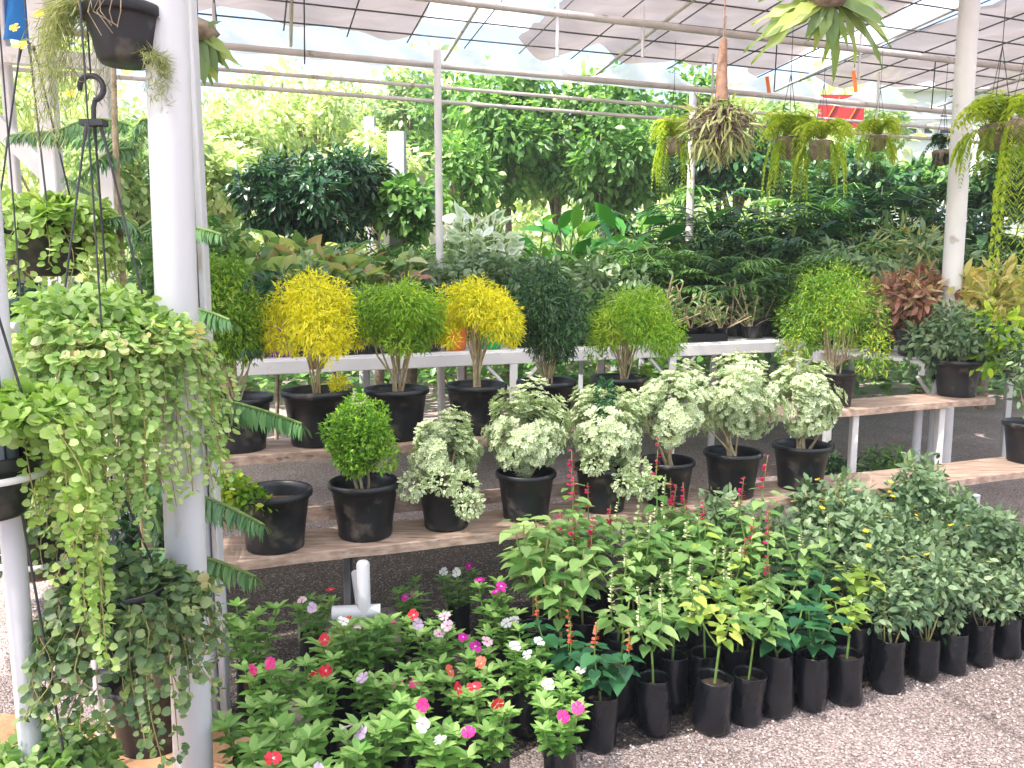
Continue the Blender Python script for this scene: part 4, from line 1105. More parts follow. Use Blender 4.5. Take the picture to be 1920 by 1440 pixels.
def trailing(seed, Rm, Hm, strings, mat, leaf=.026, n=2200, zc=0.0, front=None, mround='round', tone=(.1, .9)):
    """mounded creeper with long leafy runners; local origin at the pot rim centre"""
    r = rng(seed); L = Leaves(); mb = MB()
    bl = clumps(r, (0, 0, zc), (Rm, Rm, Hm), 16, (.35, .5), zmin=-.5)
    crown(L, r, bl, n, mround, leaf, up=.8, grav=.25, fill=(.6, 1.1), tone=tone, jit=.6)
    for (az, rad, ln) in strings:
        x, y = rad * math.cos(az), rad * math.sin(az)
        p = np.array([x * .75, y * .75, zc + Hm * .2]); q = np.array([x, y, zc - Hm * .3])
        m = max(6, int(ln / .012)); pts = []
        wx, wy = r.normal() * .02, r.normal() * .02
        pts = [p, q * .6 + p * .4 + np.array([0, 0, .01])]
        for k in range(m + 1):
            f = k / m
            pts.append(q + np.array([wx * math.sin(f * 4) + x * .12 * f, wy * math.sin(f * 3) + y * .12 * f, -ln * f]))
        P_ = np.array(pts); mb.tube([tuple(v) for v in P_[::2]], .0013, 4, False)
        kk = len(P_)
        for j in range(3):
            aa = r.rand(kk) * 6.28
            d = np.stack([np.cos(aa), np.sin(aa), -.45 + .5 * r.rand(kk)], 1)
            out = np.array([x, y, 0]) / max(rad, .01)
            keep = r.rand(kk) < (.95 - .3 * np.linspace(0, 1, kk))
            L.add(mround, (P_ + d * .008)[keep], d[keep], (out + np.array([0, 0, .5]) + r.normal(size=(kk, 3)) * .4)[keep], (leaf * (.7 + .5 * r.rand(kk)) * (1 - .3 * np.linspace(0, 1, kk)))[keep], (tone[0] + (tone[1] - tone[0]) * r.rand(kk))[keep])
    return L.mesh('foliage', M[mat]), mb.mesh('runner', M['redstem'])
def hangpot(Rr=.1, h=.13, n=36):
    b = MB()
    prof = [(.001, .004), (Rr * .62, .002), (Rr * .7, .012), (Rr * .82, h * .45), (Rr * .93, h - .028), (Rr * .94, h - .026), (Rr * 1.0, h - .022), (Rr * 1.0, h - .004), (Rr * .985, h), (Rr * .93, h), (Rr * .9, h - .03)]
    b.lathe(prof, n); return b.mesh('pot', M['black'])
HPOT = hangpot(.1, .13); HPOT_L = hangpot(.125, .15)
_r = rng(2); HSOIL = soil_mesh(.092, .1, _r); HSOIL_L = soil_mesh(.115, .12, _r)
def basket(name, centre, potm, soilm, ph, fol, hz, label, wires=3, extra=(), wrad=.1, wrot=.4, hook=False):
    t = empty(name, centre, label, 'hanging plant', None)
    o = link('pot', potm, t); o.location = (0, 0, -ph); o2 = link('soil', soilm, t); o2.location = (0, 0, -ph)
    link('foliage', fol[0], t); link('runner', fol[1], t)
    pts = [(wrad * math.cos(wrot + 2 * math.pi * k / wires), wrad * math.sin(wrot + 2 * math.pi * k / wires), -.01) for k in range(wires)]
    h, w = hook_and_wires(hz, pts, 0, None)
    if hook: h.build('hook', M['wire'], t)
    w.build('hanger_wire', M['wire'], t)
    if hz > 0:
        b = MB(); b.tube([(0, 0, hz + (.1 if hook else -.02)), (0.002, 0, 3.4 - centre.z)], .0022, 5); b.build('cord', M['wire'], t)
    for nm, me, lc in extra:
        e = link(nm, me, t); e.location = lc
    return t
TS = 1.95
c2 = P(203, 640, TS)                               # main creeper basket, crown 30..400 px
hk = P(203, 236, TS); 
st = [(a, .19 + .04 * math.sin(a * 3), l) for a, l in zip(np.linspace(0, 2 * math.pi, 76, endpoint=False), [.16 + .23 * abs(math.sin(k * 1.9)) for k in range(76)])]
st += [(-2.0, .16, .42), (-1.75, .15, .5), (-1.45, .14, .55), (-1.2, .16, .46), (-1.0, .18, .36), (-.85, .2, .44), (-.6, .21, .3)]
basket('hanging_basket', c2, HPOT_L, HSOIL_L, .1, trailing(601, .225, .1, st, 'creep', .0215, 5600, zc=.02), hk.z - c2.z,
       'large pale green creeper basket hanging by a black S-hook beside the white post', hook=True, wires=3, wrad=.12, wrot=-2.2)
c3 = P(-10, 850, 1.6)                                  # lower left basket with visible pot
st = [(a, .14 + .03 * math.sin(a * 5), .1 + .12 * abs(math.sin(a * 2.3))) for a in np.linspace(-.35, 3.6, 14)] + [(-.3, .185, .3), (-.22, .19, .38), (-.1, .2, .44), (-.02, .19, .36), (.1, .18, .3), (.3, .17, .3), (-.08, .21, .5), (.0, .165, .42)]
ringm = MB(); ringm.lathe([(.101, -.03), (.1075, -.029), (.1075, -.017), (.101, -.016)], 36); RING = ringm.mesh('white_ring', M['white'])
basket('hanging_basket', c3 + Vector((-.02, 0, 0)), HPOT, HSOIL, .13, trailing(602, .165, .05, st, 'creep_y', .0225, 2300, zc=.075), .42,
       'yellow-green creeper basket in a black pot with a white ring, at the left edge', wires=3, wrad=.1, wrot=.25, extra=[('white_ring', RING, (0, 0, -.02))])
c4 = P(225, 1130, 1.86)                              # dusky lower basket
st = [(a, .16 + .03 * math.sin(a * 3.3), .08 + .14 * abs(math.sin(k * 1.7))) for k, a in enumerate(np.linspace(0, 2 * math.pi, 46, endpoint=False))] + [(-1.0, .17, .26), (-.8, .18, .33), (-.6, .18, .3), (-1.9, .15, .24)]
basket('hanging_basket', c4, HPOT_L, HSOIL_L, .1, trailing(603, .185, .085, st, 'creep_d', .023, 2600, zc=.015), .28,
       'dusky dark green creeper basket hanging lowest beside the foot of the white post', wires=3, wrad=.11, wrot=.9)
c5 = P(78, 425, 2.25)
st = [(a, .17, .06 + .1 * abs(math.sin(k * 1.3))) for k, a in enumerate(np.linspace(0, 2 * math.pi, 26, endpoint=False))]
basket('hanging_basket', c5, HPOT_L, HSOIL_L, .14, trailing(604, .185, .085, st, 'creep_y', .026, 2400, zc=.0), .5,
       'sunlit yellow-green creeper basket at the upper left behind the large one', wires=3, wrad=.12, wrot=1.2)
c6 = P(60, 1440, 1.75)
st = [(a, .16, .06 + .06 * abs(math.sin(k * 1.3))) for k, a in enumerate(np.linspace(0, 2 * math.pi, 20, endpoint=False))]
basket('hanging_basket', c6, HPOT, HSOIL, .12, trailing(605, .18, .07, st, 'creep', .024, 1700, zc=-.02, tone=(0, .6)), .7,
       'fresh green creeper basket in the bottom left corner, cut by the frame', wires=3, wrad=.1, wrot=-.3)
c7 = P(75, 1010, 2.15)
st = [(a, .12, .08 + .06 * abs(math.sin(k * 1.3))) for k, a in enumerate(np.linspace(-1, 3.2, 12))]
basket('hanging_basket', c7, HPOT, HSOIL, .1, trailing(606, .12, .05, st, 'creep_d', .026, 500, zc=.05), .3,
       'small dark basket with a white ring half hidden behind the left edge pots', wires=3, wrad=.1, wrot=.7, extra=[('white_ring', RING, (0, 0, -.025))])
# big black hanging pot at the top left
c1 = P(231, 22, 1.86)
def wisp():
    r = rng(607); L = Leaves(); mb = MB()
    for k in range(330):
        a = math.pi + r.normal() * .45; q = .1 + .05 * r.rand()
        p0 = np.array([q * .6 * math.cos(a), q * .6 * math.sin(a), 0]); ln = .1 + .2 * r.rand()
        p1 = p0 + np.array([math.cos(a) * .09, math.sin(a) * .06, .05]); p2 = p0 + np.array([math.cos(a) * (.07 + .09 * r.rand()), math.sin(a) * .08, -ln])
        pts = bez(p0, p1, p2, 12); tg = nrmz(np.gradient(pts, axis=0))
        d = tg + r.normal(size=tg.shape) * .45
        L.add('strap', pts, d, r.normal(size=tg.shape), .03 * (.5 + r.rand(12)), r.rand(12), .45)
    for k in range(60):
        a = -.35 + r.normal() * .25; p0 = np.array([.088 * math.cos(a), .088 * math.sin(a), -.1]); p2 = p0 + np.array([.01 * r.normal(), 0, -.06 - .06 * r.rand()])
        pts = bez(p0, p0 + np.array([.03, 0, .0]), p2, 8); L.add('strap', pts, r.normal(size=(8, 3)) + [0, 0, -1], r.normal(size=(8, 3)), .03, r.rand(8), .5)
    for k in range(7):
        x = -.09 + .16 * r.rand(); x *= .7; mb.tube([(x * .6, -.06, .03), (x, -.095, -.0), (x + .01 * r.normal(), -.1, -.03), (x + .02 * r.normal(), -.095, -.05 - .03 * r.rand())], .0011, 4)
    return L.mesh('foliage', M['brush']), mb.mesh('root', M['bark'])
t = basket('hanging_pot', c1, hangpot(.088, .13), HSOIL, .12, wisp(), .5, 'big black hanging pot at the top left with wispy stems and small yellow flowers', wires=3, wrad=.085, wrot=.3)
FY = Leaves(); flower5(FY, rng(4), (0, 0, 0), (0, -.8, .5), .026); FYM = FY.mesh('flower', M['f_yel'])
for px, py in ((88, 52), (78, 24), (27, 52), (42, 85), (133, 176), (72, 27)):
    q = P(px, py, 1.98) - c1; f = link('flower', FYM, t); f.location = q

# pipe rack at the far left
t = empty('pipe_rack', P(40, 1180, 1.72) * 1, 'white pipe rack standing at the left edge between the hanging baskets', 'rack')
o_ = t.location.copy(); o_.z = 0; t.location = o_
a = P(0, 600, 1.72) - o_; c_ = P(38, 1180, 1.72) - o_
b = MB(); b.tube([(c_.x + .003, c_.y, 0), (c_.x, c_.y, 1.0), (a.x + .0, a.y, a.z + .5)], .0235, 14); b.build('upright', M['post'], t)
b = MB(); q = P(0, 614, 1.74) - o_; b.tube([(q.x - .5, q.y, q.z), (q.x + .038, q.y + .0, q.z)], .0115, 12); b.build('arm', M['post'], t)
b = MB(); q = P(143, 735, 2.3) - o_; b.tube([(q.x, q.y, 0), (q.x, q.y, q.z + .1)], .011, 10); b.build('upright', M['post'], t)
b = MB(); q = P(60, 1272, 1.75) - o_; b.tube([(q.x, q.y, q.z), (q.x + .24, q.y + .05, q.z)], .007, 8); b.build('crossbar', M['post'], t)
b = MB(); q = P(345, 1380, 2.2) - o_; b.beam((q.x, q.y, 0), (q.x, q.y, .42), .035, .035); b.build('stub', M['greypaint'], t)
# concrete kerb beside the post foot
b = MB(); b.beam((-.66, 1.3, .05), (-.7, 2.55, .05), .13, .1, bev=.01); tag(b.build('kerb', M['concrete']), 'short mossy concrete kerb between the orange clay and the periwinkles', 'kerb')

# ---------------------------------------------------------------- Norfolk pine behind the post
def pine():
    r = rng(700); base = P(262, 900, 2.5); base.z = 0
    t = empty('norfolk_pine', base, 'dark green Norfolk pine with tiered comb-like branches behind the white post', 'tree')
    mb = MB(); mb.tube([(.01 * math.sin(z * 3), .01 * math.cos(z * 2), z) for z in np.linspace(.1, 2.55, 14)], [.02 - .0011 * k for k in range(14)], 8); mb.build('trunk', M['bark'], t)
    link('pot', POT, t); link('soil', POT_SOIL, t)
    def branch(p0, p2, sag=.04, w=.07, nm='branch'):
        p0 = np.array(p0); p2 = np.array(p2); L = Leaves(); m = MB()
        p1 = (p0 + p2) / 2 + np.array([0, 0, sag]); n = int(np.linalg.norm(p2 - p0) / .011)
        pts = bez(p0, p1, p2, n); m.tube([tuple(v) for v in pts[::3]] + [tuple(pts[-1])], .0045, 5)
        tg = nrmz(np.gradient(pts, axis=0)); sd = nrmz(np.cross(tg, [0, 0, 1.0])); s = np.linspace(0, 1, n)
        ln = w * (.4 + .7 * np.sin(np.pi * (.15 + .75 * s)))
        for sg in (-1, 1):
            for _ in range(2):
                d = sd * sg * (.5 + .3 * r.rand(n, 1)) + tg * (.3 + .3 * r.rand(n, 1)) - np.array([0, 0, .65 + .2 * r.rand()]) + r.normal(size=(n, 3)) * .12
                L.add('strap', pts, d, sd * sg + [0, 0, .8], ln * (.8 + .35 * r.rand(n)), .25 + .6 * r.rand(n), 1.7)
        me = L.mesh(nm, [M['pine'], M['stem']]); b_ = link(nm, me, t); link('twig', m.mesh('twig', M['stem']), b_)
    inv = base
    def W_(px, py, d): return tuple(P(px, py, d) - inv)
    br = [((240, 235), (110, 245), 2.5, 2.35), ((250, 270), (15, 255), 2.5, 2.7), ((255, 265), (275, 225), 2.5, 2.2), ((250, 280), (150, 330), 2.5, 2.2), ((262, 440), (415, 440), 2.5, 2.25), ((262, 440), (205, 410), 2.5, 2.25), ((262, 450), (120, 330), 2.5, 2.8),
          ((262, 580), (430, 600), 2.5, 2.3), ((262, 735), (565, 795), 2.5, 2.15), ((262, 740), (180, 800), 2.5, 2.2), ((262, 905), (495, 985), 2.5, 2.15), ((262, 900), (180, 940), 2.5, 2.3), ((262, 1030), (480, 1082), 2.5, 2.2), ((262, 910), (300, 1000), 2.5, 2.15), ((262, 760), (240, 860), 2.5, 2.1),
          ((262, 1050), (200, 1120), 2.5, 2.25), ((262, 900), (320, 860), 2.5, 2.9), ((262, 430), (360, 400), 2.5, 2.9), ((262, 730), (170, 700), 2.5, 2.9)]
    for a_, c_, d0, d1 in br:
        branch(W_(a_[0], a_[1], d0), W_(c_[0], c_[1], d1), sag=.05, w=.055 if a_[1] < 500 else .07)
pine()

# ---------------------------------------------------------------- staghorn fern near the roof, root bundle, hanging ferns
def stag(centre, label, seed, lobes):
    t = empty('staghorn_fern', centre, label, 'hanging plant'); r = rng(seed); L = Leaves()
    for (dx, dz, ln, wd) in lobes:
        d = np.array([dx, -.25 + .3 * r.rand(), dz]); L.add('point' if ln < .2 else 'lobed', (0, 0, 0), d, (0, -1, .6), ln, r.rand(), wd)
        L.add('lobed', np.array([dx, .0, dz]) * .02, d + r.normal(size=3) * .3, (0, -1, .5), ln * .8, r.rand(), wd)
    L.build('frond', M['stag'], t)
    m = MB(); m.lathe([(.001, -.03), (.04, -.025), (.06, 0), (.045, .03), (.001, .05)], 14, wob=lambda t_, z, j: .2 * math.sin(4 * t_ + z * 30)); m.build('root_ball', M['root'], t)
    m = MB(); m.tube([(0, 0, .03), (0, .01, 3.45 - centre.z)], .002, 4); m.build('wire', M['wire'], t)
stag(P(1555, -5, 2.25), 'staghorn fern with drooping lobed leaves hanging at the top right edge of the view', 710,
     [(-1, -.55, .24, .5), (-.9, -.3, .24, .5), (-.6, -.35, .16, .8), (-.2, -1, .12, .9), (.1, -1, .15, .7), (.35, -1.1, .22, .5), (.9, -.35, .22, .5), (1, -.55, .26, .5), (.6, -.3, .18, .7), (-1, -.05, .2, .6), (1, .1, .2, .6), (.8, -.6, .16, .7), (-.5, -.8, .13, .7)])
stag(P(372, 60, 2.75), 'small green fern with lobed leaves hanging right behind the white post', 711, [(.8, -.5, .13, .9), (.5, .2, .1, .7), (.5, -1, .15, 1.0), (.3, -.9, .17, 1.0), (.1, -1, .18, 1.0)])
def rootbundle():
    c = P(1352, 225, 4.3); t = empty('root_bundle', c, 'bundle of dry brown roots hanging from a thick reddish rope', 'hanging plant'); r = rng(720)
    m = MB(); m.tube([(0, 0, .1), (-.005, 0, .25), (0, 0, .41)], [.035, .03, .02], 9); m.tube([(0, 0, .4), (0, 0, 3.45 - c.z)], .004, 5); m.build('rope', M['rope'], t)
    m = MB()
    for k in range(170):
        d = unit(r, 1)[0] * [.16, .13, .14]; d[2] -= .04
        m.tube([(0, 0, .05), tuple(d * .7 + r.normal(size=3) * .03), tuple(d + r.normal(size=3) * .02), tuple(d * 1.05 + np.array([0, 0, -.08 * r.rand()]))], [.006, .005, .003, .001], 4, False)
    m.build('dry_root', M['root'], t)
    m = Leaves(); crown(m, r, [((0, 0, -.03), (.16, .14, .13))], 260, 'strap', .12, grav=.6, tone=(.2, .9)); m.build('foliage', M['brush'], t)
rootbundle()
def hfern(seed, Rr=.17, drop=.25, mat='fern_y', n=60, trail=14):
    r = rng(seed); L = Leaves(); m = MB()
    for k in range(n):
        a = r.rand() * 6.28; q = Rr * (.6 + .5 * r.rand())
        frond(L, r, (0, 0, 0), (q * .5 * math.cos(a), q * .5 * math.sin(a), .14 + .1 * r.rand()), (q * math.cos(a), q * math.sin(a), .04 - .12 * r.rand()), 13, .045, droop=.2, tone=(.3, 1), wid=1.6)
    for k in range(trail):
        a = r.rand() * 6.28; q = Rr * (.5 + .4 * r.rand()); ln = drop * (.6 + .8 * r.rand())
        frond(L, r, (q * math.cos(a) * .6, q * math.sin(a) * .6, 0), (q * math.cos(a), q * math.sin(a), -.05), (q * math.cos(a) * 1.0, q * math.sin(a), -ln), 20, .04, droop=.5, tone=(0, .6), wid=1.4)
    c = MB(); c.lathe([(.001, -.09), (.045, -.08), (.062, 0), (.05, .01), (.001, .01)], 16)
    w = MB()
    for k in range(3): w.tube([(.055 * math.cos(k * 2.1), .055 * math.sin(k * 2.1), 0), (0, 0, .3), (0, 0, .55)], .0015, 4, False)
    return [('foliage', L.mesh('foliage', M[mat])), ('pot', c.mesh('pot', M['root'])), ('hanger_wire', w.mesh('hanger_wire', M['wire']))]
HF = [hfern(730), hfern(731, .15, .35), hfern(732, .17, .2)]
HFD = hfern(733, .12, .12, 'fern_d', 22, 6); HFY = [hfern(734, .1, .75, 'fern_y', 14, 34)]
for i, (px, py, t_, k, s_, lab) in enumerate((
    (1262, 262, 5.3, HF[1], .95, 'lime green hanging fern left of the dry root bundle'),
    (1478, 262, 5.2, HF[1], 1.15, 'lime hanging fern with long pale trails, left of the brightest fern'),
    (1540, 268, 5.0, HF[0], 1.0, 'brightest lime hanging fern under the red board'),
    (1646, 258, 5.3, HF[2], .85, 'round lime hanging fern right of the red board'),
    (1766, 285, 5.6, HFD, .9, 'small dark green hanging fern next to the right white post'),
    (1868, 240, 4.6, HF[2], 1.25, 'large lime hanging fern right of the white post'),
    (1916, 230, 4.4, HFY[0], 1.1, 'stringy yellow trailing plant hanging at the right edge'))):
    make('hanging_fern', k, P(px, py, t_), lab, 'hanging plant', 'ferns hanging under the shade roof', rz=i * 1.1, sc=s_ * 1.2)

# ---------------------------------------------------------------- things on the white table
def tb(px, v=.3, z=1.06):
    r_ = ray(px, 600); O = TA + TB * v; k = r_.x / r_.y
    s_ = (k * O.y - O.x) / (TDv.x - k * TDv.y); q = O + TDv * s_; q.z = z; return q
def colpot(mat, Rr, h):
    b = MB(); b.lathe([(.001, .003), (Rr * .7, 0), (Rr * .8, h * .3), (Rr * .95, h * .85), (Rr, h - .02), (Rr * 1.02, h), (Rr * .93, h), (Rr * .9, h - .03)], 26); return b.mesh('pot', M[mat])
def plantkit(seed, potm, soilm, W, H, z0, mat, n, t, size, **kw):
    L, mb = leafy(seed, W, H, z0, mat, n, t, size, **kw)
    return [('pot', potm)] + ([('soil', soilm)] if soilm else []) + [('foliage', L.mesh('foliage', M[mat])), ('stem', mb.mesh('stem', M['stem']))]
for i, (px, v, mt, sc_, lab, fm) in enumerate(((460, .15, 'bluep', 1.1, 'blue glazed pot behind the leftmost bonsai', 'fern_d'), (525, .15, 'purplep', 1.25, 'purple glazed pot on the table behind the golden bonsai', 'broad_d'), (853, .12, 'orange', .9, 'orange plastic pot on the table behind a golden bonsai', 'broad_g'), (920, .12, 'greenp', .9, 'bright green plastic pot on the table beside the orange one', 'fern_m'),
        (985, .2, 'black', 1.15, 'large black pot on the white table behind the dark green bonsai', 'fern_d'), (1072, .2, 'black', .9, 'black pot on the white table right of the dark green bonsai', 'fern_m'), (700, .15, 'black', .9, 'black pot on the white table behind the lime bonsai', 'broad_d'))):
    pm = colpot(mt, .1, .17); k = plantkit(800 + i, pm, POT_S_SOIL if 0 else None, .24, .42, .16, fm, 150, 'point', .08)
    make('table_pot', k, tb(px, v), lab, 'potted plant', 'pots on the white table', sc=sc_)
# crowded row of dark nursery pots just behind the rail
r = rng(860)
FK = [[('pot', POT_S), ('soil', POT_S_SOIL)] + plantkit(865 + i, POT_S, None, .26, .36, .12, mt_, 300, 'point', .06)[1:] for i, mt_ in enumerate(('broad_d', 'fern_d', 'sage', 'orchid'))]
for i, px in enumerate([385 + k * 38 for k in range(22) if min(abs(385 + k * 38 - k_) for k_ in (460, 525, 853, 920, 985)) >= 32]):
    make('table_pot', FK[r.randint(4)], tb(px, (.115 if px < 1235 else .3) + .03 * r.rand()), 'black nursery pot of dark leaves in the crowded table row, %s from left' % (ORD[i] if i < 20 else ('twenty-first', 'twenty-second')[i - 20]), 'potted plant', 'crowded black pots along the table', rz=r.rand() * 6, sc=.9 + .25 * r.rand())
# tray of leggy young plants
def tray():
    q = tb(1262, .04); t = empty('seedling_tray', q, 'black seedling tray with bare pale roots at the front of the white table', 'tray')
    b = MB(); w = .46
    for k in range(2):
        b.beam(TB * (.22 * k) + Vector((0, 0, .03)), TB * (.22 * k) + TDv * w + Vector((0, 0, .03)), .012, .055)
        b.beam(TDv * (w * k) + Vector((0, 0, .031)), TDv * (w * k) + TB * .22 + Vector((0, 0, .031)), .012, .053)
    b.beam(TB * .11 + Vector((0, 0, .006)), TB * .11 + TDv * w + Vector((0, 0, .006)), .21, .008); b.build('tray_body', M['black'], t)
tray()
def orchid(seed, H=.34):
    r = rng(seed); L = Leaves(); m = MB()
    for s_ in range(5):
        a = r.rand() * 6.28; q = .03 + .05 * r.rand(); h = H * (.5 + .5 * r.rand())
        pts = bez((0, 0, .05), (q * math.cos(a) * .5, q * math.sin(a) * .5, h * .5), (q * math.cos(a) * 1.6, q * math.sin(a) * 1.6, h), 8)
        m.tube([tuple(p) for p in pts], .005, 5)
        for k in range(2, 8):
            aa = a + k * math.pi + r.normal() * .6
            L.add('point', pts[k], (math.cos(aa), math.sin(aa), .6), (0, 0, 1), .085 * (.7 + .5 * r.rand()), r.rand(), .75)
    for s_ in range(3):
        a = r.rand() * 6.28; m.tube([(0, 0, .05), (.08 * math.cos(a), .08 * math.sin(a), .09), (.2 * math.cos(a), .2 * math.sin(a), .1 + .1 * r.rand())], .003, 4)
    b = MB(); b.lathe([(.001, .002), (.035, 0), (.048, .07), (.05, .075), (.044, .075)], 14)
    return [('pot', b.mesh('pot', M['black'])), ('foliage', L.mesh('foliage', M['orchid'])), ('stem', m.mesh('stem', M['twig']))]
OR = [orchid(810 + i) for i in range(4)]
r = rng(815)
for i in range(12):
    px = 1238 + i * 19
    make('young_plant', OR[i % 4], tb(px, .1 + .16 * (i % 3), 1.075), 'leggy pale-stemmed young plant on the white table, %s from left by the seedling tray' % ORD[i], 'potted plant', 'leggy young plants around the seedling tray', rz=r.rand() * 6, sc=1.0 + .35 * r.rand())
for i, px in enumerate((1412, 1440, 1466)):
    make('table_pot', [('pot', POT_S), ('soil', POT_S_SOIL)] + plantkit(820 + i, POT_S, None, .22, .36, .13, 'orchid', 170, 'point', .07)[1:], tb(px, .25 + .1 * i), 'small black pot of soft green leaves on the table, %s of three beside the tray' % ORD[i], 'potted plant', 'pots on the white table')
# crotons to the right
q = tb(1690, .45); q = P(1690, 620, 5.5); q.z = 1.06
CR = plantkit(830, POT_S, POT_S_SOIL, .42, .5, .1, 'croton_r', 900, 'point', .07, grav=.2)
for i, (px, t_, s_, lab) in enumerate(((1655, 5.6, 1.05, 'reddish pink croton in a dark pot, left one of the pair beside the right post'), (1712, 5.3, 1.15, 'reddish croton in a dark pot just left of the right white post'))):
    q = P(px, 620, t_); q.z = 1.0; make('croton', CR, q, lab, 'potted plant', rz=i * 2, sc=s_)
q = P(1858, 560, 5.2); q.z = 1.05; make('croton', plantkit(832, POT_S, POT_S_SOIL, .6, .62, .1, 'croton_c', 700, 'point', .1, grav=0), q, 'cream yellow croton right of the white post', 'potted plant', sc=1.0)
q = P(1885, 610, 4.9); q.z = .9; make('potted_plant', plantkit(833, POT_S, POT_S_SOIL, .36, .35, .1, 'broad_d', 260, 'point', .09), q, 'dark potted plant at the right edge under the cream croton', 'potted plant', sc=1.1)
q = P(1775, 610, 4.95); q.z = .88; make('trailing_plant', plantkit(834, POT_S, POT_S_SOIL, .5, .4, -.02, 'sage', 480, 'oval', .06, grav=.6), q, 'grey-green trailing plant spilling down beside the white pipe legs', 'potted plant')
table('plant_table', Vector((2.55, 4.95, .98)), 2.2, .9, 'short white table carrying the crotons at the right', (.15, 1.3, 2.1))

# ---------------------------------------------------------------- leafy plants farther back
def fernkit(seed, Rr, H, mat, n=22, lf=.09, nn=20, sprd=1.0, wid=1.2, dr=.35):
    r = rng(seed); L = Leaves(); m = MB()
    for k in range(n):
        a = r.rand() * 6.28; q = Rr * (.5 + .6 * r.rand()) * sprd; h = H * (.6 + .5 * r.rand())
        frond(L, r, (0, 0, .1), (q * .25 * math.cos(a), q * .25 * math.sin(a), h * 1.05), (q * math.cos(a), q * math.sin(a), h * (.55 + .3 * r.rand())), nn, lf, droop=dr, tone=(.1, .95), wid=wid, mb=m, rad=.004)
    return [('pot', POT_S), ('soil', POT_S_SOIL), ('foliage', L.mesh('foliage', M[mat])), ('stem', m.mesh('stem', M['stem']))]
def broadkit(seed, Rr, H, mat, n=26, lf=.28, t='point', wid=1.0):
    r = rng(seed); L = Leaves(); m = MB()
    for k in range(n):
        a = r.rand() * 6.28; q = Rr * (.2 + .8 * r.rand()); h = H * (.35 + .6 * r.rand())
        e = np.array([q * .55 * math.cos(a), q * .55 * math.sin(a), h]); m.tube([(0, 0, .1), tuple(e * [.4, .4, .6]), tuple(e)], .005, 4)
        L.add(t, e, (math.cos(a), math.sin(a), 1.1 - 1.5 * r.rand()), (r.normal() * .6, r.normal() * .6, 1), lf * (.7 + .5 * r.rand()), r.rand(), wid)
    return [('pot', POT_S), ('soil', POT_S_SOIL), ('foliage', L.mesh('foliage', M[mat])), ('stem', m.mesh('stem', M['stem']))]
BK = dict(
    calad=[broadkit(840 + i, .3, .38, 'calad', 120, .085, 'heart') for i in range(3)],
    fernm=[fernkit(850 + i, .45, .6, 'fern_m') for i in range(2)],
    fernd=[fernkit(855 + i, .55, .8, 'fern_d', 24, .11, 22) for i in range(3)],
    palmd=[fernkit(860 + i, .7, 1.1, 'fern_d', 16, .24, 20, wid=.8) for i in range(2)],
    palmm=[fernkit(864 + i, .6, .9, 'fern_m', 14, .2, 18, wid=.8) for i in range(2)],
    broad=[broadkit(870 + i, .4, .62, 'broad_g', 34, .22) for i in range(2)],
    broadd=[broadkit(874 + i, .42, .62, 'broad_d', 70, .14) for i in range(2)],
    lace=[broadkit(880, .3, .55, 'lace', 170, .075, 'heart')],
    soft=[[('pot', POT_S), ('soil', POT_S_SOIL)] + plantkit(885 + i, POT_S, None, .5, .55, .1, 'sage', 420, 'point', .075)[1:] for i in range(2)],
    bronze=[broadkit(890, .3, .4, 'croton_r', 110, .08, 'point')],
    twig=[[('pot', POT_S), ('soil', POT_S_SOIL)] + plantkit(892, POT_S, None, .8, .7, .1, 'brush', 500, 'narrow', .07, sr=(.2, .3))[1:]])
KH = dict(calad=.42, fernm=.66, fernd=.88, palmd=1.2, palmm=1.0, broad=.72, broadd=.72, lace=.62, soft=.58, bronze=.45, twig=.72)
KD = dict(calad='yellow-green caladium', fernm='mid green fern', fernd='dark green fern', palmd='dark arching palm', palmm='light green palm', broad='glossy broad-leaved plant', broadd='dark broad-leaved plant', lace='white lacy-leaved plant', soft='grey-green leafy plant', bronze='bronze-leaved plant', twig='twiggy brown-green plant')
